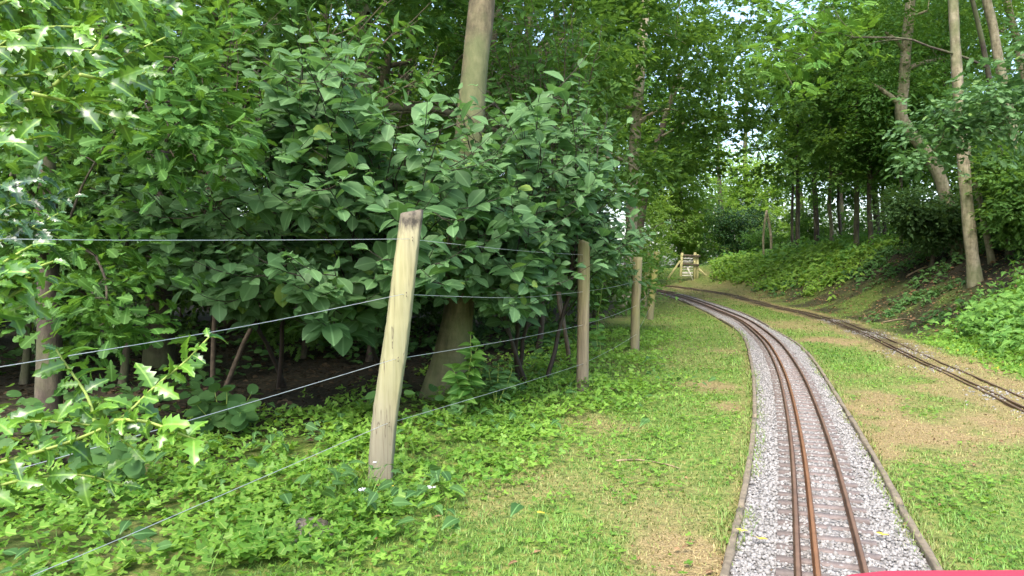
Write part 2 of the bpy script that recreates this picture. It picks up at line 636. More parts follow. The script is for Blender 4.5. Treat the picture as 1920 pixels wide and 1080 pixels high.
M['black'] = plain('black_steel', (.03, .03, .03), .5, .3, 20, .6)
M['white'] = plain('white_petal', (.8, .8, .82), .6, .05, 20)
M['yellow'] = plain('yellow_leaf', (.72, .50, .04), .6, .15, 20)
M['soilpile'] = plain('grey_brown_soil', (.135, .115, .09), .95, .5, 60, 0, .8)

# rail tops are polished by the wheels
for k_, c_ in (('rust', (.24, .15, .10)), ('rustbright', (.40, .20, .10))):
    nt = M[k_].node_tree
    p = nt.nodes['Principled BSDF']
    src = p.inputs['Base Color'].links[0].from_socket
    ge_ = node(nt, 'ShaderNodeNewGeometry')
    se_ = node(nt, 'ShaderNodeSeparateXYZ')
    nt.links.new(ge_.outputs['True Normal'], se_.inputs[0])
    gt = node(nt, 'ShaderNodeMath', operation='GREATER_THAN')
    gt.inputs[1].default_value = .95
    nt.links.new(se_.outputs[2], gt.inputs[0])
    nw = noise(nt, 6, 5, coords(nt))
    fm = node(nt, 'ShaderNodeMath', operation='MULTIPLY')
    nt.links.new(gt.outputs[0], fm.inputs[0])
    nt.links.new(nw.outputs[0], fm.inputs[1])
    nt.links.new(mix(nt, fm.outputs[0], src, c_), p.inputs['Base Color'])
# stone
m, nt, p, out = new_mat('ballast_stone')
a_ = node(nt, 'ShaderNodeAttribute', attribute_name='tint')
r_ = ramp(nt, [(0, (.15, .142, .132)), (.25, (.205, .196, .184)), (.6, (.24, .23, .217)), (.9, (.27, .26, .247)), (1, (.32, .31, .30))])
nt.links.new(a_.outputs['Fac'], r_.inputs[0])
nz = noise(nt, 90, 4, coords(nt))
nt.links.new(mix(nt, .4, r_.outputs[0], nz.outputs[0], 'OVERLAY'), p.inputs['Base Color'])
p.inputs['Roughness'].default_value = .85
M['stone'] = m

# gravel sheet below the stones
m, nt, p, out = new_mat('gravel_bed')
vo = node(nt, 'ShaderNodeTexVoronoi')
vo.inputs['Scale'].default_value = 48
nt.links.new(coords(nt), vo.inputs[0])
r_ = ramp(nt, [(0, (.12, .113, .105)), (.4, (.19, .18, .168)), (1, (.25, .24, .225))])
nt.links.new(vo.outputs['Color'], r_.inputs[0])
nt.links.new(r_.outputs[0], p.inputs['Base Color'])
b = node(nt, 'ShaderNodeBump')
b.inputs['Strength'].default_value = 1
b.inputs['Distance'].default_value = .02
b.invert = True
nt.links.new(vo.outputs['Distance'], b.inputs['Height'])
nt.links.new(b.outputs[0], p.inputs['Normal'])
p.inputs['Roughness'].default_value = .9
M['gravel'] = m

# grass blades: green to straw by their own dryness
m, nt, p, out = new_mat('grass_blade')
a1 = node(nt, 'ShaderNodeAttribute', attribute_name='tint')
a2 = node(nt, 'ShaderNodeAttribute', attribute_name='dry')
r1 = ramp(nt, [(0, (.08, .19, .025)), (1, (.20, .36, .055))])
r2 = ramp(nt, [(0, (.22, .17, .06)), (1, (.46, .37, .17))])
nt.links.new(a1.outputs['Fac'], r1.inputs[0])
nt.links.new(a1.outputs['Fac'], r2.inputs[0])
col = mix(nt, a2.outputs['Fac'], r1.outputs[0], r2.outputs[0])
nt.links.new(col, p.inputs['Base Color'])
p.inputs['Roughness'].default_value = .6
tr = node(nt, 'ShaderNodeBsdfTranslucent')
nt.links.new(col, tr.inputs[0])
ms = node(nt, 'ShaderNodeMixShader')
ms.inputs[0].default_value = .3
nt.links.new(p.outputs[0], ms.inputs[1])
nt.links.new(tr.outputs[0], ms.inputs[2])
nt.links.new(ms.outputs[0], out.inputs[0])
M['grass'] = m

# ground: turf, straw patches, woodland soil
m, nt, p, out = new_mat('ground')
v = coords(nt)
nA, nB, nC = noise(nt, 2.2, 6, v), noise(nt, 22, 5, v), noise(nt, 120, 3, v)


def att(nt, n, nz, amt):
    a = node(nt, 'ShaderNodeAttribute', attribute_name=n)
    k = node(nt, 'ShaderNodeMath', operation='MULTIPLY_ADD')
    k.inputs[1].default_value = amt
    nt.links.new(nz.outputs[0], k.inputs[0])
    nt.links.new(a.outputs['Fac'], k.inputs[2])
    mr = node(nt, 'ShaderNodeMapRange')
    mr.inputs['From Min'].default_value = .1 + amt * .5
    mr.inputs['From Max'].default_value = .95 + amt * .5
    nt.links.new(k.outputs[0], mr.inputs[0])
    return mr.outputs[0]


g1 = ramp(nt, [(.3, (.045, .085, .018)), (.5, (.11, .17, .03)), (.72, (.22, .22, .06))])
nt.links.new(nB.outputs[0], g1.inputs[0])
d1 = ramp(nt, [(.3, (.11, .08, .035)), (.5, (.22, .165, .075)), (.72, (.38, .30, .16))])
nt.links.new(nC.outputs[0], d1.inputs[0])
s1 = ramp(nt, [(.3, (.014, .012, .007)), (.52, (.034, .029, .017)), (.78, (.085, .072, .042))])  # soil, darkened so its colour carries the shade under the trees
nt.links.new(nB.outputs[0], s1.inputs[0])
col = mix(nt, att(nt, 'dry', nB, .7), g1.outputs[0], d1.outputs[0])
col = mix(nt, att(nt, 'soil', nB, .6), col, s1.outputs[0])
nt.links.new(col, p.inputs['Base Color'])
p.inputs['Roughness'].default_value = .95
p.inputs['Specular IOR Level'].default_value = .2
b = node(nt, 'ShaderNodeBump')
b.inputs['Strength'].default_value = .8
b.inputs['Distance'].default_value = .03
nt.links.new(nB.outputs[0], b.inputs['Height'])
nt.links.new(b.outputs[0], p.inputs['Normal'])
M['ground'] = m

# ------------------------------------------------------------------ fence geometry (needed by the masks)
POST_PX = [((712, 905), (772, 397)), ((1092, 735), (1095, 450)), ((1190, 657), (1196, 482)), ((1219, 599), (1232, 472)), ((1207, 575), (1217, 474))]
posts = []
for (b_, t_) in POST_PX:
    B = hit(*b_)
    posts.append((B, at(*t_, B[1] - (.02))))
fence_line = np.array([(-3.9, -3.5), (-1.72, 0.95)] + [tuple(q[0][:2]) for q in (posts[0], posts[1], posts[2], posts[3])] + [(3.4, 19.), (2.5, 30)])


def fence_d(x, y):
    return dist_poly(x, y, fence_line)


DRY = [(1690, 800, .42, .95), (1650, 745, .30, .7), (1770, 735, .3, .6), (1860, 800, .30, .8), (1560, 640, .35, .75), (1345, 725, .22, .65), (1360, 660, .22, .5), (1315, 1045, .2, .8), (1270, 990, .2, .45),
       (1120, 800, .28, .45), (1200, 940, .3, .35), (1490, 610, .6, .55), (1620, 645, .35, .5), (1760, 700, .3, .7), (1880, 720, .35, .7), (1800, 830, .2, .5), (1370, 765, .12, .7), (1000, 905, .25, .35), (1840, 690, .3, .7), (1650, 850, .18, .7), (1225, 555, 2., .3), (1330, 548, 2., .5)]
DRYW = [(hit0(a, b), r * 1.1, min(1.1, s * 1.3)) for a, b, r, s in DRY]


def masks(x, y):
    d_old = dist_poly(x, y, old_c[::4])
    d_f = fence_d(x, y)
    dm = np.abs(dist_poly(x, y, main_c[::4]))
    dry = .06 + .95 * (fbm(x, y, .55) - .5)
    for P, r, s in DRYW:
        q = np.hypot((x - P[0]), (y - P[1]) / 1.7) / r
        dry = np.maximum(dry, s * np.clip(1.35 - .9 * q - (fbm(x, y, .3) - .5) * 1.6, 0, 1))
    dry = np.maximum(dry, .8 * (1 - sstep(.25, .55, np.abs(d_old) + (fbm(x, y, .4) - .5) * .3)))
    dry = np.maximum(dry, .5 * (1 - sstep(.33, .5, dm)))
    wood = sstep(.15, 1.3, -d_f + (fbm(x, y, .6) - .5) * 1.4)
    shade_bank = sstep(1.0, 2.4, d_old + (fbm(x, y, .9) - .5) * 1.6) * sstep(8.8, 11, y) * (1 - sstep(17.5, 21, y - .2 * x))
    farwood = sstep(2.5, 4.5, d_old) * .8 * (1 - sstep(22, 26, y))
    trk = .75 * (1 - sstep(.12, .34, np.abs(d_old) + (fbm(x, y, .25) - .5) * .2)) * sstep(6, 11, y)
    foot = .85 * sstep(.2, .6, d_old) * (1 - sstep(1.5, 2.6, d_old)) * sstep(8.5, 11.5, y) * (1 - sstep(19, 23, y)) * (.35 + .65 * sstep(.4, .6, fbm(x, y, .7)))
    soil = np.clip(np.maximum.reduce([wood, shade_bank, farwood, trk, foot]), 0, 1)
    return np.clip(dry, 0, 1), soil, wood


# ------------------------------------------------------------------ ground sheet
def axis(lo, hi, fine_lo, fine_hi, step, grow=1.22):
    a = list(np.arange(fine_lo, fine_hi, step))
    s, x = step, fine_hi
    while x < hi:
        a.append(x)
        s *= grow
        x += s
    a.append(hi)
    s, x = step * grow, fine_lo - step
    b = []
    while x > lo:
        b.append(x)
        s *= grow
        x -= s
    b.append(lo)
    return np.array(b[::-1] + a)


gx = axis(-600, 600, -5, 9.5, .06)
gy = axis(-200, 1200, .6, 20, .06)
GX, GY = np.meshgrid(gx, gy)
GZ = ground_z(GX, GY)
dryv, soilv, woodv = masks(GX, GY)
# the formation under the gravel sits a little low
inb = (dist_poly(GX, GY, edge_l[::3]) > .0) & (dist_poly(GX, GY, edge_r[::3]) < .0)
GZ = np.where(inb, GZ - .03, GZ)
nx, ny = len(gx), len(gy)
i = (np.arange(ny - 1)[:, None] * nx + np.arange(nx - 1)[None]).ravel()
GF = np.stack([i, i + 1, i + nx + 1, i + nx], 1)
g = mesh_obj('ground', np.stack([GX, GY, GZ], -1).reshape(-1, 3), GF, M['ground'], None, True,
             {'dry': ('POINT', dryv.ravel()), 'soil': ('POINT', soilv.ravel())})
tag(g, None, None, None, 'structure')

# ------------------------------------------------------------------ gravel bed and stones
n_ = min(len(edge_l), len(edge_r))
el = resample(edge_l, .15)
er = resample(edge_r, .15)
n_ = 170
u = np.linspace(0, 1, n_)


def lerp_line(P, q):
    s = np.linspace(0, 1, len(P))
    return np.stack([np.interp(q, s, P[:, k]) for k in range(3)], 1)


def project(P, to):
    return np.array([to[np.argmin(np.hypot(to[:, 0] - p[0], to[:, 1] - p[1]))] for p in P])


A_ = lerp_line(el, u)
B_ = project(A_, resample(edge_r, .03))
cols = 9
BV = []
for k in range(cols):
    t = k / (cols - 1)
    p = A_ * (1 - t) + B_ * t
    z = ground_z(p[:, 0], p[:, 1], False) + .004 + .022 * math.sin(math.pi * t)
    BV.append(np.stack([p[:, 0], p[:, 1], z], 1))
BV = np.stack(BV, 1).reshape(-1, 3)
i = (np.arange(n_ - 1)[:, None] * cols + np.arange(cols - 1)[None]).ravel()
bed = mesh_obj('gravel_bed', BV, np.stack([i, i + 1, i + cols + 1, i + cols], 1), M['gravel'], None, True)
tag(bed, None, None, None, 'structure')

# a stone: icosahedron, lumpy
ph = (1 + 5 ** .5) / 2
ico = norm(np.array([(-1, ph, 0), (1, ph, 0), (-1, -ph, 0), (1, -ph, 0), (0, -1, ph), (0, 1, ph), (0, -1, -ph), (0, 1, -ph), (ph, 0, -1), (ph, 0, 1), (-ph, 0, -1), (-ph, 0, 1)], float))
icoF = np.array([(0, 11, 5), (0, 5, 1), (0, 1, 7), (0, 7, 10), (0, 10, 11), (1, 5, 9), (5, 11, 4), (11, 10, 2), (10, 7, 6), (7, 1, 8), (3, 9, 4), (3, 4, 2), (3, 2, 6), (3, 6, 8), (3, 8, 9), (4, 9, 5), (2, 4, 11), (6, 2, 10), (8, 6, 7), (9, 8, 1)])


def rand_rot(n):
    q = norm(rng.normal(size=(n, 4)))
    w, x, y, z = q.T
    return np.stack([1 - 2 * (y * y + z * z), 2 * (x * y - w * z), 2 * (x * z + w * y), 2 * (x * y + w * z), 1 - 2 * (x * x + z * z), 2 * (y * z - w * x), 2 * (x * z - w * y), 2 * (y * z + w * x), 1 - 2 * (x * x + y * y)], -1).reshape(-1, 3, 3)


def stones(name, pos, size, mat, tint=None):
    N = len(pos)
    V = ico[None] * (1 + rng.uniform(-.28, .28, (N, 12, 1)))
    V = V * rng.uniform(.65, 1.15, (N, 1, 3)) * size[:, None, None]
    V = np.einsum('nij,nkj->nki', rand_rot(N), V) * np.array([1, 1, .8]) + pos[:, None]
    F = (icoF[None] + (np.arange(N) * 12)[:, None, None]).reshape(-1, 3)
    return mesh_obj(name, V.reshape(-1, 3), F, mat, None, False, {'tint': ('FACE', np.repeat(rng.random(N) if tint is None else tint, 20))})


N = 70000
q = rng.random(N) ** 1.0
# denser near the camera
s_len = np.linalg.norm(np.diff(el, axis=0), axis=1).sum()
q = rng.random(N) ** 1.6 * .62 + .100
pl = lerp_line(el, q)
full_r = resample(edge_r, .03)
idx = np.array([np.argmin(np.hypot(full_r[:, 0] - p[0], full_r[:, 1] - p[1])) for p in lerp_line(el, np.linspace(0, 1, 800))])
pr = np.stack([np.interp(q, np.linspace(0, 1, 800), full_r[idx][:, k]) for k in range(3)], 1)
t = rng.uniform(.03, .97, N)
p = pl * (1 - t[:, None]) + pr * t[:, None]
z = ground_z(p[:, 0], p[:, 1], False) + .004 + .022 * np.sin(np.pi * t)
sz = rng.uniform(.0045, .0105, N) * np.where(rng.random(N) < .06, 1.4, 1)
pos = np.stack([p[:, 0], p[:, 1], z + rng.uniform(-.004, .008, N)], 1)
dmain = np.abs(dist_poly(pos[:, 0], pos[:, 1], main_c[::2]))
pos[:, 2] -= np.where(dmain < .10, .004, 0)
slq = resample(main_c, .125 / 8)
lo_ = np.argmin(np.hypot(slq[None, ::1, 0] - pos[:, None, 0], slq[None, ::1, 1] - pos[:, None, 1]), 1) if False else np.concatenate([np.argmin(np.hypot(slq[None, :, 0] - c_[:, None, 0], slq[None, :, 1] - c_[:, None, 1]), 1) for c_ in np.array_split(pos, 120)])
on = (dmain < .168) & ((lo_ % 8 == 0) | (lo_ % 8 == 1) | (lo_ % 8 == 7))
kp = ~on | (rng.random(N) < .36)
pos, sz = pos[kp], sz[kp]
st = stones('ballast_stones', pos, sz, M['stone'])
tag(st, 'pale grey and pink crushed stone ballast around the rails', 'ballast', None, 'stuff')

# ------------------------------------------------------------------ timber edging
def sweep(P, prof, closed=True):
    """P (n,3) line; prof list of (side, up)"""
    T = np.gradient(P[:, :2], axis=0)
    T = norm(T)
    Nn = np.stack([T[:, 1], -T[:, 0]], 1)
    V = []
    for (s_, h) in prof:
        V.append(np.stack([P[:, 0] + Nn[:, 0] * s_, P[:, 1] + Nn[:, 1] * s_, P[:, 2] + h], 1))
    k = len(prof)
    V = np.stack(V, 1).reshape(-1, 3)
    i = np.arange(len(P) - 1)[:, None] * k
    j = np.arange(k)[None]
    F = np.stack([i + j, i + k + j, i + k + (j + 1) % k, i + (j + 1) % k], -1).reshape(-1, 4)
    e = (len(P) - 1) * k
    return V, [F, np.array([np.arange(k)]), np.array([np.arange(k)[::-1] + e])]


def edging(P, label, side):
    P = resample(P, .1)
    P[:, 2] = ground_z(P[:, 0], P[:, 1], False)
    root = empty('timber_edging', P[20], label, 'edging', 'timber boards edging the ballast')
    step = 19
    for k in range(0, min(len(P) - 2, 19 * 18), step):
        seg = P[k:k + step + 1].copy()
        if len(seg) < 3:
            break
        seg[:, 2] += rng.uniform(-.008, .008)
        seg = seg + (seg[-1] - seg[0]) * 0
        seg[0] = seg[0] + (seg[1] - seg[0]) * .04
        seg[-1] = seg[-1] - (seg[-1] - seg[-2]) * .04
        V, F = sweep(seg, [(-.013, -.05), (-.013, .026), (-.010, .030), (.010, .030), (.013, .026), (.013, -.05)])
        mesh_obj('edging_board', V + rng.normal(0, .0018, V.shape), F, M['edge'], root)


edging(edge_l, 'weathered timber board edging of the ballast, on the fence side', -1)
edging(edge_r, 'weathered timber board edging of the ballast, beside the strip between both tracks', 1)

# ------------------------------------------------------------------ tracks
def offset_line(P, d):
    T = norm(np.gradient(P[:, :2], axis=0))
    Q = P.copy()
    Q[:, 0] += T[:, 1] * d
    Q[:, 1] -= T[:, 0] * d
    return Q


RAIL = [(-.012, 0), (-.012, .004), (-.0035, .007), (-.0035, .015), (-.0075, .018), (-.0075, .0245), (-.005, .026), (.005, .026), (.0075, .0245), (.0075, .018), (.0035, .015), (.0035, .007), (.012, .004), (.012, 0)]
track = empty('railway_track', main_c[45], 'rusty three rail miniature track curving away on pale stone ballast', 'railway track', 'miniature railway tracks')
mc = resample(main_c, .1)
mc[:, 2] = ground_z(mc[:, 0], mc[:, 1], False) + .034
GA, GB = .184, .127
for off, mt in ((-GA / 2 - .007, 'rust'), (GA / 2 - GB - .007, 'rustbright'), (GA / 2 + .007, 'rust')):
    ol = offset_line(mc, off)
    V, F = sweep(ol, RAIL)
    ro_ = mesh_obj('rail', V, F, M[mt], track)
    for q in range(72, 190, 24):
        ln = resample(ol[q - 1:q + 2], .02)
        for sd in (-1, 1):
            Vf, Ff = sweep(offset_line(ln, sd * .0065), [(-.002, .006), (-.002, .017), (.002, .017), (.002, .006)])
            fp = mesh_obj('fishplate', Vf, Ff, M['rustdark'], track)
            fp.parent = ro_
            fp.location = (0, 0, 0)
sl_pts = resample(main_c, .125)
first = int(np.argmax(sl_pts[:, 1] > 1.3))
sm = None
rest = MB()
for k in range(first, len(sl_pts) - 1):
    p_, d_ = sl_pts[k], sl_pts[k + 1] - sl_pts[k - 1]
    ang = math.atan2(d_[1], d_[0]) + math.pi / 2 + random.uniform(-.02, .02)
    z0 = ground_z(p_[0], p_[1], False) + .0215
    if k - first < 100:
        if sm is None:
            mb = MB()
            mb.box((0, 0, 0), (.33, .036, .024), None, .004)
            so_ = mb.build('sleeper', M['sleeper'], track)
            sm = so_.data
        else:
            so_ = bpy.data.objects.new('sleeper', sm)
            C.objects.link(so_)
            so_.parent = track
        so_.location = Vector((p_[0], p_[1], z0 + random.uniform(-.003, .003))) - Vector(track.location)
        so_.rotation_euler = (0, 0, ang)
    elif k - first < 280:
        c, s = math.cos(ang), math.sin(ang)
        rest.box((p_[0], p_[1], z0), (.33, .036, .024), [(c, -s, 0), (s, c, 0), (0, 0, 1)], .004)
ro = rest.build('sleepers', M['sleeper'], track)
ro['kind'] = 'stuff'

old = empty('railway_track', old_c[50], 'dark overgrown rails of the second track sunk into dry soil', 'railway track', 'miniature railway tracks')
oc = resample(old_c, .12)
oc[:, 2] = ground_z(oc[:, 0], oc[:, 1]) - .0
oc[:, 2] = np.convolve(np.pad(oc[:, 2], 4, 'edge'), np.ones(9) / 9, 'valid') - .010 + .006 * (fbm(oc[:, 0], oc[:, 1], .5) - .5)
for off in (-GA / 2 - .007, GA / 2 - GB - .007, GA / 2 + .007):
    V, F = sweep(offset_line(oc, off), RAIL)
    mesh_obj('rail', V, F, M['rustdark'], old)

N = 2400
q = rng.uniform(4, 15, N)
i_ = np.clip((q / .12).astype(int), 0, len(old_c) - 1)
x_, y_ = old_c[i_, 0] + rng.normal(0, .16, N), old_c[i_, 1] + rng.normal(0, .1, N)
k_ = fbm(x_, y_, .7) > .5
x_, y_ = x_[k_], y_[k_]
st = stones('loose_stones', np.stack([x_, y_, ground_z(x_, y_) + .002], 1), rng.uniform(.004, .012, len(x_)), M['stone'])
tag(st, 'loose grey stones strewn along the overgrown second track', 'stones', None, 'stuff')

# ------------------------------------------------------------------ fence posts and wires
def post_square(B, mids, top, mat):
    """split post: flat face to the track, rounded back"""
    sec = np.array([(-.058, -.012), (-.042, -.038), (-.030, -.044), (.050, -.040), (.056, -.034), (.058, .02), (.04, .045), (-.01, .055), (-.045, .035)])
    P = [np.array([B[0], B[1], B[2] - .25])] + [np.array(m) for m in mids] + [np.array(top)]
    P = resample(np.array(P), .03)
    n = len(sec)
    V = []
    for k, c in enumerate(P):
        t = k / (len(P) - 1)
        w = 1.0 + .10 * math.sin(math.pi * min(1, t * 1.1)) - .06 * t
        s_ = sec * w * np.array([.94, .95])
        V.append(np.stack([c[0] + s_[:, 0], c[1] + s_[:, 1], np.full(n, c[2])], 1))
    V = np.array(V)
    V[-1][:, 2] += (V[-1][:, 0] - V[-1][:, 0].mean()) * .18        # sloping saw cut
    V = V + rng.normal(0, .0008, V.shape)
    j = np.arange(n)[None]
    i = np.arange(len(P) - 1)[:, None] * n
    F = np.stack([i + j, i + (j + 1) % n, i + n + (j + 1) % n, i + n + j], -1).reshape(-1, 4)
    V = V.reshape(-1, 3)
    return V, [F, np.array([np.arange(n) + (len(P) - 1) * n])]


def post_round(B, T, r, n=14):
    P = np.array([np.array([B[0], B[1], B[2] - .2]), B, B * .5 + T * .5 + rng.normal(0, .006, 3) * np.array([1, 1, 0]), T])
    P = resample(P, .04)
    mb = MB()
    rr = r * (1 + .03 * np.sin(np.linspace(0, 9, len(P))))
    mb.tube(P, rr, n)
    return mb


POST_LABEL = ['thick pale fence post leaning right, with a dark rotten top',
              'upright brown round fence post whose top is hidden in willow leaves',
              'slim greenish round fence post in front of a tree trunk',
              'thin fence post leaning right at the far end of the fence',
              'mossy fence post half hidden between its neighbours']
B1, T1 = posts[0]
Y1 = B1[1]
mids = [at(714, 880, Y1), at(722, 780, Y1), at(741, 650, Y1 - .005), at(757, 520, Y1 - .01)]
T1 = at(772, 397, Y1 - .015)
p1 = empty('fence_post', B1, POST_LABEL[0], 'fence post', 'posts of the wire fence')
p1.name = 'fence_post'
V, F = post_square(B1, mids, T1, None)
po = mesh_obj('shaft', V, F, M['post1'], p1)
post_objs = [p1]
for k in (1, 2, 3, 4):
    B, T = posts[k]
    e = empty('fence_post', B, POST_LABEL[k], 'fence post', 'posts of the wire fence')
    post_round(B, T, [0, .049, .055, .062, .07][k]).build('shaft', M['post' if k < 2 else 'mosspost' if k > 2 else 'post'], e, True)
    post_objs.append(e)

P1c = lambda py: at(np.interp(py, [397, 520, 650, 780, 880], [770, 757, 741, 722, 714]), py, Y1 - .065)
P2c = lambda py: at(1094, py, posts[1][0][1] - .05)
P3c = lambda py: at(1193, py, posts[2][0][1] - .05)
P4c = lambda py: at(np.interp(py, [472, 599], [1232, 1219]), py, posts[3][0][1] - .05)
strands = [('top strand of fence wire, level with the dark top of the pale post', (0, 448, -.02), 448, 478, 497, 488, .01),
           ('second strand of fence wire from the top, bending at the pale post', (0, 688, .0), 552, 547, 527, 507, .03),
           ('third strand of fence wire from the top, crossing the pale post at mid height', (0, 889, 0), 674, 609, 573, 540, .012),
           ('lowest strand of fence wire, running down to the ground plants', (58, 1080, 0), 796, 682, 627, 572, .006)]
for lab, (lx, ly, _), y1, y2, y3, y4, sag in strands:
    # left end point on the fence line, carried on beyond the frame to the next post
    dirxy = np.array([fence_line[1][0], fence_line[1][1]])
    a = P1c(y1)
    # find the Y where the line from post 0 to post 1 is seen at column lx
    d01 = a[:2] - dirxy
    r_ = ray(lx, ly)
    # solve dirxy + s*d01 = k*(r0, r1)
    Mx = np.array([[d01[0], -r_[0]], [d01[1], -r_[1]]])
    s_, k_ = np.linalg.solve(Mx, -dirxy)
    L = np.array([r_[0] * k_, r_[1] * k_, CAMZ + r_[2] * k_])
    L0 = L + (L - a) * .75 + np.array([0, 0, .03])
    pts = [L0, L]
    pts.append((L + a) / 2 + np.array([0, 0, -sag * .4]))
    pts.append(a)
    b2 = P2c(y2)
    pts.append((a + b2) / 2 + np.array([0, 0, -sag]))
    pts.append(b2)
    pts.append((b2 + P3c(y3)) / 2 + np.array([0, 0, -.012]))
    pts += [P3c(y3), P4c(y4)]
    # sharp at posts, curved between: resample spans separately
    spans = [pts[0:4], pts[3:6], pts[5:8], pts[7:9]]
    path = []
    for q in spans:
        rs = resample(np.array(q), .08)
        path.append(rs if not path else rs[1:])
    path = np.vstack(path)
    mb = MB()
    mb.tube(path, .0013, 6)
    w = tag(mb.build('fence_wire', M['wire'], None, True), lab, 'fence wire', 'strands of the wire fence')
    # staple on the pale post, just right of centre
    for pc, e in ((a, p1), (b2, post_objs[1])):
        sb = MB()
        c = pc + np.array([.022, -.002, 0])
        sb.tube(np.array([c + (0, .012, .009), c + (0, -.004, .009), c + (.0, -.006, 0), c + (0, -.004, -.009), c + (0, .012, -.009)]), .0018, 5)
        sb.build('staple', M['staple'], e)

# ------------------------------------------------------------------ foliage builders
UP = np.array([0, 0, 1.0])


def shoot_leaves(P, n, size, start=.3, flat=.75, jitter=.25, golden=2.4, pairs=False):
    """leaves set along a stem polyline: pos, rot, scale"""
    P = np.asarray(P, float)
    s = np.linspace(0, 1, len(P))
    t = start + (1 - start) * (np.arange(n) + .5) / n
    t[-2:] = 1
    pos = np.stack([np.interp(t, s, P[:, k]) for k in range(3)], 1)
    T = norm(np.gradient(P, axis=0))
    tan = np.stack([np.interp(t, s, T[:, k]) for k in range(3)], 1)
    tan = norm(tan)
    a0 = rng.uniform(0, 6.28)
    if pairs:
        az = a0 + (np.arange(n) // 2) * np.pi / 2 + (np.arange(n) % 2) * np.pi
    else:
        az = a0 + np.arange(n) * golden
    ref = np.where(np.abs(tan[:, 2:3]) > .8, np.array([[1.0, 0, 0]]), UP[None])
    e1 = norm(np.cross(tan, ref))
    e2 = np.cross(tan, e1)
    out = e1 * np.cos(az)[:, None] + e2 * np.sin(az)[:, None]
    d = norm(out + tan * (.35 + .9 * (t[:, None] > .97)) + rng.normal(0, jitter, (n, 3)))
    d[:, 2] *= (1 - flat * .75)
    d[:, 2] -= .07
    up = norm(UP[None] * flat + rng.normal(0, .28, (n, 3)) + tan * .25 * (1 - flat))
    sc = size * rng.uniform(.6, 1.25, n) * (1 - .35 * (t > .93))
    return pos, frames(d, up), sc


def arc(root, tip, bow=.25, n=9):
    root, tip = np.array(root, float), np.array(tip, float)
    t = np.linspace(0, 1, n)[:, None]
    L = np.linalg.norm(tip - root)
    mid = root * (1 - t) + tip * t
    # rises first, then leans over
    lift = np.sin(np.pi * t) * bow * L
    P = mid + UP[None] * lift
    P += np.cumsum(rng.normal(0, .012 * L, (n, 3)), 0) * np.sin(np.pi * t)
    return P


def shrub(name, root, tips, leaf, lmat, smat, size, per, label, cat, group=None, start=.45, flat=.75, r0=.012, bow=.18, jitter=.25, pairs=False, tintf=None):
    e = empty(name, root, label, cat, group)
    pos, rot, sc = [], [], []
    mb = MB()
    for tip in tips:
        tip = np.array(tip, float)
        rt = np.array(root, float) + rng.normal(0, .06, 3) * np.array([1, 1, 0])
        P = arc(rt, tip, bow)
        L = np.linalg.norm(tip - rt)
        mb.tube(P, np.linspace(r0, .0028, len(P)) * (.6 + .4 * min(1.5, L)), 5, False)
        # side twigs
        for k in range(3):
            i = rng.integers(4, 8)
            d = norm(rng.normal(0, 1, 3) * np.array([1, 1, .5]) + (P[i] - P[i - 1]) / np.linalg.norm(P[i] - P[i - 1]) * .8)
            Q = P[i] + d[None] * np.linspace(0, rng.uniform(.18, .45) * min(1.3, L * .6), 5)[:, None] + UP[None] * (np.linspace(0, 1, 5) ** 2)[:, None] * .06
            mb.tube(Q, np.linspace(.003, .0015, 5), 4, False)
            a, b, c = shoot_leaves(Q, max(4, per // 3), size * .92, .25, flat, jitter, pairs=pairs)
            pos.append(a), rot.append(b), sc.append(c)
        a, b, c = shoot_leaves(P, per, size, start, flat, jitter, pairs=pairs)
        pos.append(a), rot.append(b), sc.append(c)
    mb.build('stem', smat, e, True)
    pos, rot, sc = np.vstack(pos), np.vstack(rot), np.concatenate(sc)
    scatter('foliage', leaf, pos, rot, sc, lmat, e)
    return e


def crown(name, blobs, leaf, mat, size, parent, flat=.8, spray=.42, per=26):
    """blobs: (centre, radii, number of sprays). Leaves lie in layered sprays with gaps between them"""
    PP, RR, SS = [], [], []
    for c, r, n in blobs:
        c, r = np.array(c, float), np.array(r, float) * np.ones(3)
        d = norm(rng.normal(size=(n, 3)))
        rad = rng.uniform(.25, 1.0, n) ** .55
        cen = c + d * r * rad[:, None]
        dirs = norm(d * np.array([1, 1, .35]) + rng.normal(0, .35, (n, 3)) + np.array([0, 0, -.12]))
        side = norm(np.cross(dirs, UP + rng.normal(0, .25, (n, 3))))
        upv = np.cross(side, dirs)
        L = spray * rng.uniform(.6, 1.35, n)
        ci = np.repeat(np.arange(n), per)
        u_ = rng.uniform(-.5, 1, len(ci))
        v_ = rng.uniform(-1, 1, len(ci)) * (1 - np.abs(u_) * .5) * .55
        w_ = rng.normal(0, .07, len(ci))
        pos = cen[ci] + (dirs[ci] * u_[:, None] + side[ci] * v_[:, None] + upv[ci] * (w_ - .12 * u_ * u_)[:, None]) * L[ci][:, None]
        ld = norm(dirs[ci] * .8 + side[ci] * np.sign(v_)[:, None] * .8 + rng.normal(0, .3, (len(ci), 3)))
        lu = norm(upv[ci] * flat + UP * .3 + rng.normal(0, .35, (len(ci), 3)))
        PP.append(pos), RR.append(frames(ld, lu)), SS.append(size * rng.uniform(.65, 1.2, len(ci)))
    return scatter(name, leaf, np.vstack(PP), np.vstack(RR), np.concatenate(SS), mat, parent)


def trunk_path(base, pts):
    return resample(np.vstack([np.array(base, float)[None], np.array(pts, float)]), .12)


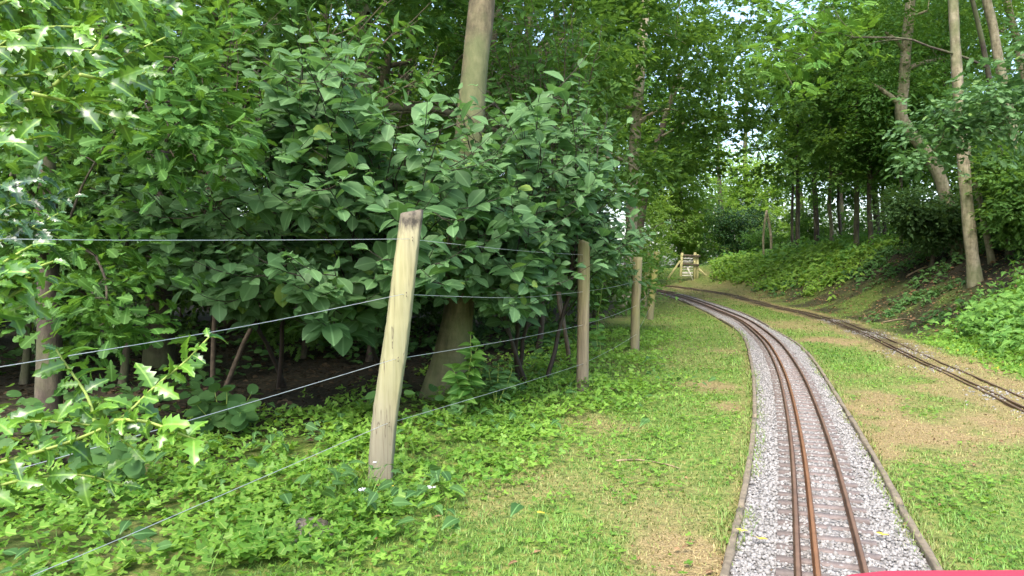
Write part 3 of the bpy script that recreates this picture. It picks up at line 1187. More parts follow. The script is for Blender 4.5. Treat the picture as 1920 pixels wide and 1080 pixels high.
def tree(name, path, r0, r1, blobs, leaf, lmat, bmat, size, label, cat='tree', group=None, flare=.35, per=26, spray=.42, flat=.8, n=14, limbs=True):
    """path: trunk polyline from the base up; blobs: crown clumps"""
    path = resample(np.array(path, float), .12)
    e = empty(name, path[0], label, cat, group)
    mb = MB()
    h = path[:, 2] - path[0, 2]
    rr = r1 + (r0 - r1) * (1 - np.linspace(0, 1, len(path))) + r0 * flare * np.exp(-np.abs(h) / (r0 * 2.2))
    rr = rr * (1 + .035 * np.sin(h * 7 + rng.uniform(0, 6)) + rng.normal(0, .012, len(h)))
    P2 = np.vstack([path[0] - np.array([0, 0, .25]), path])
    mb.tube(P2, np.concatenate([[rr[0]], rr]), n)
    if limbs and blobs:
        lo = len(path) // 3
        nodes = [(path[q], rr[q]) for q in range(lo, len(path), 3)]
        # nearest clumps first: each branch leaves the trunk or a branch already grown
        order = sorted(blobs, key=lambda b_: min(np.linalg.norm(np.asarray(b_[0]) - path[q]) for q in range(lo, len(path), 3)))
        for c, r, k in order:
            c = np.array(c, float)
            q = min(nodes, key=lambda nd: np.linalg.norm(nd[0] - c) + max(0, nd[0][2] - c[2] + .2) * 1.5)
            P = arc(q[0], c, .05, 8)
            ra = max(.008, q[1] * .55)
            rs = np.linspace(ra, max(.006, ra * .45), 8)
            mb.tube(P, rs, 6, False)
            nodes += [(P[z], rs[z]) for z in (3, 5, 7)]
            for _ in range(3):
                d = norm(rng.normal(size=3)) * np.array(r, float) * .8
                a = P[rng.integers(4, 8)]
                mb.tube(arc(a, a * .4 + (c + d) * .6, .05, 5), np.linspace(min(.012, ra * .5), .003, 5), 4, False)
    mb.build('trunk', bmat, e, True)
    if blobs:
        crown('crown', blobs, leaf, lmat, size, e, flat, spray, per)
    return e


def gz(x, y):
    return float(ground_z(x, y))


def stand(px, Y, py_top=None):
    """ground point under pixel column px at distance Y"""
    x = (px - 960) / FPX * Y
    return np.array([x, Y, gz(x, Y)])


def blob_ring(c, spread, r, k, n):
    """k clumps scattered round a crown centre"""
    c = np.array(c, float)
    out = []
    for _ in range(k):
        d = norm(rng.normal(size=3)) * rng.uniform(.35, 1) * np.array(spread, float)
        out.append((c + d, np.array(r, float) * rng.uniform(.75, 1.2), n))
    return out


# ------------------------------------------------------------------ woodland trees on the fence side
b = hit(830, 745)
Ym = b[1]
path = [b, at(850, 650, Ym), at(862, 560, Ym), at(868, 430, Ym), at(880, 250, Ym + .05), at(893, 100, Ym + .1), at(904, 0, Ym + .15)]
tp = path[-1]
path += [tp + (.12, .1, 1.6), tp + (.1, .3, 3.6), tp + (.3, .3, 5.5)]
tree('broadleaf_tree', path, .118, .07, blob_ring(tp + (0, .5, 3.6), (2.6, 2.4, 1.7), (1.1, 1.1, .6), 13, 42),
     L_MAPLE, M['maple'], M['bark'], .11, 'stout grey brown tree trunk leaning right behind the pale fence post, its foot flared', 'tree', None, .6, n=22)

b = hit(1177, 573)
Yt = b[1]
path = [b, at(1181, 500, Yt), at(1184, 420, Yt), at(1188, 300, Yt), at(1197, 180, Yt), at(1206, 60, Yt), at(1212, -60, Yt)]
tp = path[-1]
path += [tp + (.1, .2, 2.0), tp + (.3, .2, 4.0)]
BL = [(at(px, py, Y), (r * 1.1, r * 1.1, r * .6), n) for px, py, Y, r, n in
      [(1255, 205, 17.5, .7, 22), (1120, 200, 18.5, .9, 40), (1150, 120, 18, 1.0, 40), (1265, 140, 17, .9, 26), (1130, 40, 14, 1.2, 60), (1240, 60, 15, 1.2, 60), (1320, 110, 15.5, 1.1, 55), (1290, -60, 15, 1.4, 60), (1180, -90, 15, 1.4, 60)]]
tree('broadleaf_tree', path, .15, .09, BL, L_MAPLE, M['beech'], M['lightbark'], .10, 'straight light brown trunk standing behind the slim greenish fence post', 'tree', None, .7)

b = hit(90, 792)
Yo = b[1]
path = [b, at(93, 650, Yo), at(90, 500, Yo), at(86, 330, Yo), at(82, 200, Yo), at(90, 60, Yo), at(80, -120, Yo)]
BL = [(at(px, py, Y), (r, r, r * .75), n) for px, py, Y, r, n in
      [(120, 150, 4.2, .34, 22), (270, 190, 3.7, .28, 22), (310, 265, 3.6, .26, 16), (200, 265, 4.0, .28, 12), (355, 210, 3.7, .25, 20), (335, 110, 3.9, .28, 22), (60, 40, 4.3, .4, 24), (190, 40, 4.2, .4, 26), (300, 20, 4.2, .35, 22),
       (180, 480, 3.9, .22, 16), (200, 560, 3.8, .2, 16), (120, 440, 4.1, .22, 8), (210, 610, 3.8, .14, 8), (60, 420, 4.2, .3, 12), (20, 330, 4.2, .3, 12)]]
tree('young_oak', path, .074, .045, BL, L_OAK, M['oak'], M['darkbark'], .092, 'young oak with a thin straight trunk and lobed leaves at the left edge', 'tree', None, .25, per=14, spray=.26, flat=.25)

# deeper woodland trees: their crowns shut out the sky over the dark wood floor
WOOD = [  # x, y, height, trunk radius, leaf, material, bark, label
    (-3.6, 7.6, 9, .13, L_MAPLE, 'maple', 'darkbark', 'tree with dark trunk and mid green maple leaves behind the left willow shrub'),
    (-6.2, 6.2, 8, .12, L_OVAL, 'beech', 'darkbark', None), (-7.5, 9.5, 10, .16, L_OVAL, 'beech', 'darkbark', None),
    (-2.0, 10.2, 10, .14, L_MAPLE, 'maple', 'bark', None), (-4.7, 12.5, 10, .17, L_OVAL, 'beech', 'darkbark', None),
    (-9.5, 13.5, 11, .2, L_OVAL, 'beech', 'darkbark', None), (-.4, 12.6, 11, .10, L_OVAL, 'beech', 'palebark', None),
    (.35, 13.4, 11, .09, L_OVAL, 'beech', 'palebark', None), (-7, 17.5, 11, .2, L_DIAMOND, 'dark', 'darkbark', None),
    (-2.6, 17.5, 11, .18, L_DIAMOND, 'beech', 'darkbark', None), (1.2, 21.5, 11, .16, L_DIAMOND, 'beech', 'darkbark', None),
    (-13, 17, 11, .2, L_DIAMOND, 'dark', 'darkbark', None), (-12, 9, 10, .2, L_DIAMOND, 'beech', 'darkbark', None), (-5.5, 22, 15, .2, L_DIAMOND, 'beech', 'darkbark', None), (-.8, 23.5, 15, .2, L_DIAMOND, 'beech', 'darkbark', None), (-10.5, 23, 15, .2, L_DIAMOND, 'beech', 'darkbark', None), (-2.2, 14.5, 13, .12, L_OVAL, 'maple', 'bark', None), (-.6, 19.5, 14, .12, L_OVAL, 'beech', 'bark', None)]
for x, y, h, r, lf, lm, bm, lab in WOOD:
    z = gz(x, y)
    j = rng.normal(0, .12, (4, 2))
    path = [(x, y, z), (x + j[0, 0], y + j[0, 1], z + h * .3), (x + j[1, 0], y + j[1, 1], z + h * .6), (x + j[2, 0], y + j[2, 1], z + h * .95)]
    low = 2.0 if y < 9 else 2.6
    bl = []
    nb_ = 13 if h < 12 else 22
    for k in range(nb_):
        zz = low + (h - low) * (k + .5) / nb_
        rr = (2.3 if y < 9 else 2.7) * (1 - .45 * k / nb_)
        a = k * 2.4 + rng.uniform(0, 1)
        q = rng.uniform(.45, 1.0) * rr
        bl.append(((x + q * math.cos(a), y + q * math.sin(a), z + zz), (1.15, 1.15, .55), 34))
    if y == 3.4:
        bl = [q for q in bl if q[0][0] < -2.6 and q[0][2] > 3.2]
    tree('broadleaf_tree', path, r, r * .45, bl, lf, M[lm], M[bm], .11 if y < 11 else .13, lab or 'tall woodland tree shading the dark wood floor behind the fence', 'tree', None if lab else 'woodland trees behind the fence')

# understorey bushes inside the wood
BUSH = [(-3.3, 6.3, 1.5), (-4.9, 7.8, 1.7), (-1.5, 7.8, 1.5), (.3, 8.6, 1.4), (-6.8, 7.6, 1.8), (-3.0, 9.6, 1.7), (-.8, 10.6, 1.6), (1.2, 11.2, 1.3), (-5.8, 10.6, 1.8), (-9.2, 10.6, 1.9), (-2.5, 13.8, 1.9), (.6, 15.6, 1.7), (-6.4, 14.4, 2.0), (-10.5, 15.5, 2.1), (-5.3, 5.2, 1.5), (-6.9, 5.6, 1.8), (-8.6, 7.8, 1.9), (-10.4, 6.8, 2.0), (-13, 11.5, 2.2), (-4.2, 6.4, 1.2), (-2.3, 8.2, 1.1), (-.6, 8.9, 1.1), (-7.6, 9.2, 1.6), (-12.5, 8.5, 2.0), (-4.4, 10.9, 1.5), (-7.7, 11.7, 1.7), (-9.6, 12.2, 1.7), (-11.6, 13.2, 1.8), (-3.6, 11.9, 1.5), (-1.9, 11.6, 1.4), (-5.9, 12.6, 1.6), (-14.5, 14, 2.0), (-15, 11, 2.0), (-.2, 12.2, 1.4)]
for k, (x, y, hh) in enumerate(BUSH):
    z = gz(x, y)
    bl = blob_ring((x, y, z + hh * (.7 if y > 9 else .95)), (1.1 if y > 9 else .9, .8, hh * .5), (.65, .6, .45), 11 if y > 9 else 8, 26)
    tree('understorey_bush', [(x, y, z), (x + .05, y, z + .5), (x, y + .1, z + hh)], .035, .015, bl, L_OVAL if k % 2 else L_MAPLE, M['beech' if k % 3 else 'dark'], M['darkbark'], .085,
         'dark leafy bush growing in the shade of the wood', 'bush', 'bushes in the wood', .2, per=22, spray=.3, n=8)

# far edge of the wood, seen as bright scraps between the leaves
for k, (x, y) in enumerate([(-30, 30), (-24, 27), (-18, 26), (-13, 25), (-8, 25), (-3.5, 26), (.5, 28), (3.5, 33)]):
    z = gz(x, y)
    bl = blob_ring((x, y, z + 5.2), (3.2, 1.8, 5.0), (1.8, 1.5, 1.2), 22, 56)
    tree('broadleaf_tree', [(x, y, z), (x, y, z + 4), (x + .2, y, z + 10)], .18, .08, bl, L_DIAMOND, M['bright' if k % 2 else 'beech'], M['darkbark'], .16,
         'leafy tree at the far edge of the wood, glimpsed between leaves', 'tree', 'trees at the far edge of the wood', per=22, spray=.6)

# ------------------------------------------------------------------ the willow shrubs over the fence
TOPX = [190, 330, 380, 430, 520, 560, 610, 650, 700, 760, 820, 900, 1000, 1060, 1130, 1190, 1210]
TOPY = [350, 330, 250, 190, 130, 60, 50, 90, 160, 190, 180, 190, 180, 160, 200, 240, 330]
BOTX = [190, 300, 400, 600, 760, 800, 1000, 1120, 1200]
BOTY = [400, 470, 570, 600, 560, 580, 580, 560, 480]


def tips_in(x0, x1, n, ylo=0.0, yhi=1.0, z0=3.9, z1=5.2):
    out = []
    for _ in range(n):
        px = rng.uniform(x0, x1)
        a, c = np.interp(px, TOPX, TOPY), np.interp(px, BOTX, BOTY)
        py = a + (c - a) * rng.uniform(ylo, yhi)
        Y = rng.uniform(z0, z1)
        out.append(at(px, py, Y))
    return out


def leafy(name, root, tips, size, per, label, seed_tilt=(.12, -.42, 0), leaf=L_OBOV, lm='sallow', sm='redstem', cat='shrub', group=None, start=.15, r0=.011, twigs=3, twig_len=.42):
    """several arching shoots from one root, leaves turned to the light"""
    e = empty(name, root, label, cat, group)
    mb = MB()
    pos, rot, sc, tn_ = [], [], [], []
    tilt = np.array(seed_tilt, float)
    root = np.array(root, float)
    tips = np.array(tips)
    order = np.argsort(tips[:, 0] + .4 * tips[:, 2])
    groups = np.array_split(order, max(2, len(tips) // 24))
    mains = []
    for g_ in groups:
        c = tips[g_].mean(0)
        Pm = arc(root + rng.normal(0, .09, 3) * np.array([1, 1, 0]), root * .4 + c * .6 + rng.normal(0, .05, 3), .05, 10)
        mb.tube(Pm, np.linspace(r0 * 2.0, r0 * .8, 10), 7, False)
        mains += [(Pm, t_) for t_ in g_]
    for Pm, ti in mains:
        tip = tips[ti]
        rt = Pm[rng.integers(4, 10)]
        P = arc(rt, tip, rng.uniform(.02, .16), 10)
        mb.tube(P, np.linspace(r0 * .6, .0022, len(P)), 5, False)
        vig, hue = rng.uniform(.75, 1.25), rng.uniform(.15, .75)
        runs = [(P, per, start)]
        for _ in range(twigs):
            i = int(rng.integers(5, 9))
            d = norm(norm(rng.normal(0, 1, 3) * np.array([1, 1, .15])) + norm(P[i] - P[i - 1]) * np.array([.9, .9, .35]))
            l_ = rng.uniform(.15, twig_len)
            s_ = np.linspace(0, 1, 5)[:, None]
            Q = P[i] + d * s_ * l_ + UP * (s_ ** 2) * l_ * .25
            mb.tube(Q, np.linspace(.0032, .0015, 5), 4, False)
            runs.append((Q, max(4, int(per * .45)), .2))
        for Q, k, st_ in runs:
            a, r_, c = shoot_leaves(Q, k, size, st_, .7, .25)
            d = r_[:, :, 0]
            up = norm(UP + tilt + rng.normal(0, .38, (k, 3)))
            pos.append(a), rot.append(frames(d, up)), sc.append(c * vig), tn_.append(np.where(rng.random(k) < .02, 1.0, np.clip(hue + rng.normal(0, .16, k), 0, .9)))
    mb.build('stem', M[sm], e, True)
    scatter('foliage', leaf, np.vstack(pos), np.vstack(rot), np.concatenate(sc), M[lm], e, np.concatenate(tn_))
    return e


leafy('willow_shrub', (-1.9, 6.3, gz(-1.9, 6.3)), tips_in(195, 560, 50, z0=4.0, z1=5.3) + tips_in(480, 660, 16, 0, .3, 4.2, 5.0), .14, 15,
      'willow shrub with broad oval leaves to the left of the pale fence post')
leafy('willow_shrub', (-1.0, 6.2, gz(-1.0, 6.2)), tips_in(540, 860, 58, z0=3.8, z1=5.2), .135, 14,
      'willow shrub with broad oval leaves right behind the pale fence post')
rt_ = tips_in(830, 1060, 62, z0=4.4, z1=5.9) + tips_in(1040, 1155, 32, 0, .8, 5.9, 7.0) + tips_in(1110, 1180, 6, .72, .95, 5.9, 6.6) + tips_in(1000, 1130, 12, .1, .75, 5.2, 5.8)
leafy('willow_shrub', (.1, 6.3, gz(.1, 6.3)), rt_, .128, 15,
      'willow shrub with bluish green oval leaves hanging over the upright brown post')
# a taller one behind, darker, filling the space under the tree crowns
leafy('hazel_shrub', (-2.4, 6.0, gz(-2.4, 6)), [at(rng.uniform(280, 830), rng.uniform(-30, 330), rng.uniform(5.2, 6.6)) for _ in range(60)], .12, 15,
      'tall hazel shrub with dark leaves above and behind the willow shrubs', leaf=L_OVAL, lm='maple', sm='twig')
leafy('hazel_shrub', (.5, 7.6, gz(.5, 7.6)), [at(rng.uniform(900, 1130), rng.uniform(-30, 330), rng.uniform(6.6, 8.2)) for _ in range(60)], .12, 15,
      'tall hazel shrub with dark leaves between the two tree trunks', leaf=L_OVAL, lm='maple', sm='twig')

# ------------------------------------------------------------------ holly at the left edge
def holly(root, branches, label, lm, size=.065, leaf=L_HOLLY):
    e = empty('holly_bush', root, label, 'holly bush', 'holly at the left edge')
    mb = MB()
    pos, rot, sc = [], [], []
    for pts in branches:
        P = resample(np.array(pts), .03)
        mb.tube(P, np.linspace(.0045, .0022, len(P)), 6)
        L = np.linalg.norm(np.diff(P, axis=0), axis=1).sum()
        k = max(7, int(L / .013))
        a, r_, c = shoot_leaves(P, k, size, .06, .55, .3)
        up = norm(UP * .8 + np.array([.1, -.75, 0]) + rng.normal(0, .5, (k, 3)))
        pos.append(a), rot.append(frames(r_[:, :, 0], up)), sc.append(c)
    mb.build('branch', M['greenstem'], e, True)
    # main stems from the ground, beyond the frame
    mb = MB()
    for pts in [q_ for q_ in branches if q_[0][0] / q_[0][1] < -.70][:2]:
        mb.tube(arc(root, pts[0], .1), np.linspace(.011, .0045, 9), 6, False)
    mb.build('stem', M['twig'], e, True)
    scatter('foliage', leaf, np.vstack(pos), np.vstack(rot), np.concatenate(sc), M[lm], e)
    return e


hr = np.array([-1.75, 1.15, gz(-1.75, 1.15)])
low = [[at(-60, 885, 1.55), at(60, 850, 1.58), at(140, 825, 1.6), at(225, 785, 1.64), at(290, 725, 1.7), at(345, 680, 1.73), at(392, 632, 1.76)],
       [at(180, 800, 1.62), at(165, 745, 1.66), at(135, 700, 1.68), at(105, 655, 1.7)],
       [at(215, 788, 1.62), at(275, 790, 1.62), at(340, 815, 1.62), at(390, 830, 1.63)],
       [at(-40, 800, 1.75), at(60, 790, 1.78), at(180, 800, 1.8), at(250, 840, 1.8)],
       [at(-60, 930, 1.7), at(40, 900, 1.75), at(150, 890, 1.8), at(230, 910, 1.82)]]
holly(hr, low, 'low spiny holly sprig reaching over the lower fence wires at the left', 'holly', .064)
up = []
for x0, y0, x1, y1, x2, y2 in [(-60, 225, 130, 150, 310, 70), (-60, 190, 60, 110, 180, 40), (-60, 120, 40, 60, 120, 0), (-60, 250, 40, 230, 130, 200), (60, 175, 160, 200, 250, 235), (-60, 60, 40, 20, 110, -40), (100, 160, 160, 110, 200, 60), (-60, 170, 30, 190, 110, 225), (-40, 20, 100, -20, 240, -25), (-60, 140, 60, 140, 150, 110), (150, 140, 220, 150, 290, 130), (-60, 90, 70, 90, 190, 95), (-60, 210, 80, 185, 210, 190), (-60, -10, 60, 10, 180, 20), (20, 60, 120, 50, 240, 60), (-60, 280, 30, 265, 90, 255), (40, 200, 100, 215, 170, 225), (150, -30, 230, -10, 330, 10)]:
    Y = rng.uniform(1.65, 2.0)
    up.append([at(x0, y0, Y - .1), at(x1, y1, Y), at(x2, y2, Y + .1)])
holly(hr + (0, .12, 0), up, 'high spiny holly branch with a bright green stem at the upper left', 'holly', .064)
mid = []
for x0, y0, x1, y1, x2, y2 in [(-60, 560, 20, 520, 100, 490), (-60, 540, 10, 490, 60, 460), (-60, 600, 30, 580, 95, 545), (-60, 580, 10, 560, 70, 525), (-60, 530, 0, 505, 40, 480), (-60, 500, 20, 520, 90, 520)]:
    Y = rng.uniform(1.45, 1.7)
    mid.append([at(x0, y0, Y - .1), at(x1, y1, Y), at(x2, y2, Y + .05)])
holly(hr + (-.1, .05, 0), mid, 'small clump of bright holly tips at the left edge, between the wires', 'holly', .058)
dk = []
for x0, y0, x1, y1, x2, y2 in [(-60, 430, 40, 380, 140, 370), (-60, 400, 40, 420, 120, 450), (-60, 350, 30, 345, 90, 330), (-60, 470, 30, 440, 110, 400)]:
    Y = rng.uniform(2.5, 2.8)
    dk.append([at(x0, y0, Y - .1), at(x1, y1, Y), at(x2, y2, Y + .1)])
holly(np.array([-2.4, 2.2, gz(-2.4, 2.2)]), dk, 'dark glossy holly twigs just above the top wire at the left edge', 'hollydark', .065)

# ------------------------------------------------------------------ right bank: trees
def px_trunk(basepx, pts, w0, w1, Y=None):
    b = hit(*basepx) if Y is None else None
    if b is None:
        b = at(basepx[0], basepx[1], Y)
        b[2] = min(b[2], gz(b[0], Y))
        b[2] = gz(b[0], Y)
    Y = b[1]
    P = [b] + [at(x, y, Y) for x, y in pts]
    return P, w0 / FPX * Y / 2, w1 / FPX * Y / 2, Y


def blobs(*spec):
    return [(at(px, py, Y), (r * 1.1, r * 1.1, r * .62), n) for px, py, Y, r, n in spec]


P, r0, r1, Yr = px_trunk((1829, 532), [(1822, 470), (1813, 380), (1803, 260), (1794, 130), (1787, 0), (1784, -120)], 23, 13)
P += [P[-1] + (-.1, .2, 2.0), P[-1] + (.1, .3, 4.0)]
tree('birch_tree', P, r0, r1 * .8, blobs((1760, -90, Yr + .6, 1.0, 40), (1850, -160, Yr, 1.2, 40), (1700, -190, Yr + .5, 1.2, 40), (1790, -260, Yr, 1.3, 50), (1900, -90, Yr + .8, .9, 40)), L_OVAL, M['beech'], M['palebark'], .07,
     'slender pale barked tree standing on the bank, the most prominent trunk at the right', 'tree', None, .25, spray=.36)
P, r0, r1, Y_ = px_trunk((1860, 492), [(1846, 420), (1833, 360), (1820, 310), (1812, 250), (1806, 180)], 13, 7)
tree('thin_tree', P, r0, r1, blobs((1806, 170, Y_ + .2, .5, 16)), L_OVAL, M['beech'], M['palebark'], .07, 'thin leaning stem close behind the slender pale trunk on the bank', 'tree', None, .1, n=8)
P, r0, r1, Y_ = px_trunk((1800, 470), [(1788, 430), (1776, 380), (1757, 320), (1728, 275), (1700, 238), (1689, 212), (1694, 165), (1699, 90), (1707, 0), (1712, -90)], 25, 12, 15.5)
P += [P[-1] + (.2, .2, 2.5)]
tree('crooked_tree', P, r0, r1, blobs((1660, 60, 15.2, 1.1, 60), (1740, 20, 15.5, 1.2, 60), (1690, -60, 15, 1.3, 60), (1600, -40, 15.5, 1.2, 50), (1760, 110, 15.8, .9, 40), (1640, 160, 15.6, .8, 36)), L_OVAL, M['oak'], M['palebark'], .08,
     'crooked tree with a sharply kinked leaning trunk on the bank', 'tree', None, .2)
P, r0, r1, Y_ = px_trunk((1925, 450), [(1912, 330), (1895, 220), (1872, 110), (1862, 50), (1850, 0), (1840, -80)], 19, 13, 13.5)
P += [P[-1] + (.2, .2, 2.2)]
tree('broadleaf_tree', P, r0, r1, blobs((1830, -60, 14, 1.0, 50), (1900, -20, 14.4, 1.0, 50), (1880, 60, 14.6, .7, 36)), L_OVAL, M['beech'], M['palebark'], .08, 'pale trunk curving left at the upper right corner', 'tree', None, .2)
P, r0, r1, Y_ = px_trunk((1975, 450), [(1950, 300), (1920, 140), (1905, 70), (1888, 0), (1880, -80)], 18, 11, 14.5)
tree('broadleaf_tree', P, r0, r1, blobs((1880, -110, 15, 1.2, 50), (1940, -40, 15, 1.1, 50)), L_OVAL, M['beech'], M['palebark'], .08, 'thinner pale stem at the upper right corner, outermost at the frame edge', 'tree', None, .2)

# oak boughs reaching in from the right in front of the pale trunk
base = np.array([8.3, 9.2, gz(8.3, 9.2)])
BL = [(at(px, py, Y), (r, r, r * .6), n) for px, py, Y, r, n in
      [(1850, 190, 9.6, .5, 22), (1900, 130, 9.6, .5, 22), (1780, 205, 9.7, .36, 12), (1750, 235, 9.8, .36, 18), (1860, 250, 9.6, .4, 14), (1740, 300, 9.8, .28, 12), (1765, 265, 9.7, .3, 12), (1910, 210, 9.5, .5, 18), (1990, 150, 9.4, .8, 30), (2050, 60, 9.2, .9, 36), (1840, 225, 9.6, .3, 9)]]
tree('oak_tree', [base, base + (-.05, .05, 2), base + (.1, .1, 4.5), base + (.2, .1, 7)], .14, .08, BL + blob_ring(base + (.2, .2, 6), (1.8, 1.8, 1.2), (1, 1, .6), 8, 36), L_OAK, M['sallow'], M['bark'], .11,
     'oak reaching bluish green lobed boughs across the pale trunk from the right', 'tree', None, per=18, spray=.34)

# rowan with feathery leaves over the track
def rowan_leaf():
    V, Q = [], []
    tv, tf = L_DIAMOND
    n = 0
    for k in range(7):
        for s in (-1, 1):
            c, si = math.cos(s * 1.15), math.sin(s * 1.15)
            W = tv * .32
            W = np.stack([W[:, 0] * c - W[:, 1] * si + .1 + k * .13, W[:, 0] * si + W[:, 1] * c, W[:, 2] - .02 * k * k * .1], 1)
            V.append(W)
            Q.append(tf[0] + n)
            n += 4
    V.append(tv * .32 + np.array([1.0, 0, -.1]))
    Q.append(tf[0] + n)
    return np.vstack(V), [np.vstack(Q)]


L_ROWAN = rowan_leaf()
base = np.array([8.8, 13.2, gz(8.8, 13.2)])
tree('rowan_tree', [base, base + (-.3, -.2, 1.6), base + (-.9, -.6, 3.4), base + (-1.6, -1.0, 5.0)], .06, .03,
     [(at(px, py, Y), (r, r, r * .6), n) for px, py, Y, r, n in [(1470, 130, 11.6, .4, 12), (1510, 105, 11.8, .4, 12), (1490, 170, 11.5, .32, 9), (1450, 90, 11.8, .4, 12), (1530, 60, 12, .5, 16), (1560, 10, 12.2, .6, 18), (1480, 20, 12, .6, 18), (1600, 70, 12.2, .5, 14)]],
     L_ROWAN, M['nettle'], M['darkbark'], .17, 'rowan with feathery leaf sprays hanging over the track', 'tree', None, per=4, spray=.3, n=8)

# small dark stems under the bank trees
STEMS = [(1605, 20.5, 11, 'darkbark', 300), (1633, 20, 10, 'darkbark', 310), (1657, 21, 7, 'darkbark', 330), (1558, 23, 8, 'palebark', 330), (1530, 24, 11, 'darkbark', 320), (1496, 25, 9, 'darkbark', 330), (1486, 26, 6, 'darkbark', 330), (1690, 19, 7, 'darkbark', 340), (1715, 21, 12, 'darkbark', 280), (1575, 26, 7, 'darkbark', 330)]
for k, (px, Y, w, bm, top) in enumerate(STEMS):
    b = stand(px, Y)
    j = rng.normal(0, 2.2, 3)
    P = [b, at(px + j[0] * .4, 430, Y), at(px + j[1], 380, Y), at(px + j[2], top, Y), at(px + j[2] * 1.5, top - 160, Y)]
    bl = blobs(*[(px + rng.uniform(-50, 50), rng.uniform(60, 330), Y + rng.uniform(-1, 1.5), rng.uniform(.7, 1.1), 34) for _ in range(8)])
    lab = 'pale thin trunk among the dark ones at the top of the bank' if bm == 'palebark' else 'thin dark trunk in the shade at the top of the bank'
    tree('thin_tree', P, w / FPX * Y / 2, w / FPX * Y / 3, bl, L_DIAMOND, M['oak' if k % 2 else 'beech'], M[bm], .12, lab, 'tree', None if bm == 'palebark' else 'thin dark trunks on the bank', .2, n=8, spray=.45)

# forked dead stump
sb = empty('dead_tree', at(1437, 505, 25), 'pale dead trunk forked like an upturned letter V, in the green beyond the track', 'dead tree')
mb = MB()
b1, b2, tp = stand(1432, 25), stand(1444, 25), at(1438, 394, 25)
mb.tube(resample([b1, at(1431, 450, 25), at(1434, 415, 25), tp], .2), .038, 8)
mb.tube(resample([b2, at(1446, 455, 25), at(1444, 430, 25.05), at(1438, 400, 25.1)], .2), .045, 8)
mb.build('trunk', M['palebark'], sb, True)

# bigger crowns filling the right and the back
BACK = [  # px, Y, trunk width px, leaf mat, blobs px/py ranges, n blobs, radius, label
    (1770, 19, 14, 'beech', (1680, 1960, -60, 330), 20, 1.2, 'dark crowned tree behind the pale trunk on the bank'),
    (1880, 17, 12, 'beech', (1780, 1990, 160, 420), 14, .9, 'dark low branched tree at the right edge of the bank'),
    (1640, 23, 12, 'oak', (1560, 1760, 20, 360), 20, 1.1, 'broad dark green tree on the bank behind the thin trunks'),
    (1575, 31, 12, 'oak', (1500, 1690, -40, 400), 20, 1.5, 'mid green tree behind the thin dark trunks'),
    (1700, 32, 16, 'oak', (1620, 1990, 60, 460), 30, 1.7, 'dark tree closing the view at the top of the bank'),
    (1400, 44, 12, 'sunlit', (1310, 1440, 280, 440), 18, 1.7, 'sunlit pale green tree far beyond the track'),
    (1500, 42, 12, 'bright', (1400, 1560, 300, 460), 18, 1.7, 'light green trees beyond the dead forked trunk'),
    (1275, 36, 10, 'bright', (1215, 1325, 250, 500), 20, 1.3, 'bright leafy tree behind the wooden gate'),
    (1350, 40, 10, 'bright', (1300, 1440, 360, 505), 22, 1.3, 'pale green thicket in the bright opening beyond the gate'),
    (1190, 34, 14, 'oak', (1060, 1330, -60, 270), 40, 1.7, 'tall full crowned tree behind the leaning far post'),
    (1640, 38, 14, 'oak', (1560, 1760, 0, 300), 22, 1.7, 'tall mid green tree far behind the thin dark trunks')]
for px, Y, w, lm, (xa, xb, ya, yb), k, r, lab in BACK:
    b = stand(px, Y)
    P = [b, at(px + 4, 420, Y), at(px - 3, 300, Y), at(px + 3, 120, Y)]
    bl = [(at(rng.uniform(xa, xb), rng.uniform(ya, yb), Y + rng.uniform(-1.5, 1.5)), (r * 1.1, r, r * .7), 40) for _ in range(k)]
    tree('broadleaf_tree', P, w / FPX * Y / 2, w / FPX * Y / 4, bl, L_DIAMOND, M[lm], M['darkbark'], .13 if Y < 30 else .18, lab, 'tree', None, .3, spray=.5, n=8)

# dark maple boughs hanging over the far track, against the sky
b = np.array([4.0, 24.0, gz(4.0, 24.0)])
BL = blobs((1290, 310, 19, .9, 35), (1230, 300, 18, .9, 39), (1450, 300, 20, .8, 22), (1520, 270, 20.5, .8, 22), (1360, 250, 19, .7, 19), (1300, 230, 18.5, .8, 34), (1420, 200, 19.5, .8, 21), (1500, 190, 20, .7, 18), 
           (1360, 140, 18, 1.0, 40), (1385, 215, 21, .8, 34), (1400, 150, 22, .9, 36), (1450, 80, 19, 1.1, 42), (1550, 110, 20, 1.0, 28), (1380, 40, 18, 1.1, 42), (1520, -10, 19, 1.2, 42), (1600, 30, 20, 1.1, 42), (1570, 200, 21, .8, 30), (1440, -60, 18, 1.3, 42), (1590, 290, 21, .8, 30), (1650, 90, 20, 1.0, 34))
tree('maple_tree', [b, b + (.1, 0, 2), b + (.4, -.8, 4.2), b + (1.0, -1.8, 6.5)], .16, .08, BL, L_MAPLE, M['beech'], M['darkbark'], .13, 'maple whose dark boughs hang over the far bend of the track', 'tree', None, per=22, spray=.45)

# bushes beyond the bend
def bush(x0, x1, y0, y1, Y, k, r, lm, lab, size=.09, leaf=L_DIAMOND, n=34):
    b = stand((x0 + x1) / 2, Y)
    bl = [(at(rng.uniform(x0, x1), rng.uniform(y0, y1), Y + rng.uniform(-.5, .5)), (r, r, r * .75), n) for _ in range(k)]
    bl = [(np.array([c[0], c[1], max(c[2], gz(c[0], c[1]) + .15)]), r_, n_) for c, r_, n_ in bl]
    return tree('bush', [b, b + (.05, 0, .4), b + (0, .1, 1.2)], .05, .02, bl, leaf, M[lm], M['darkbark'], size, lab, 'bush', None, .2, per=24, spray=.32, n=8)


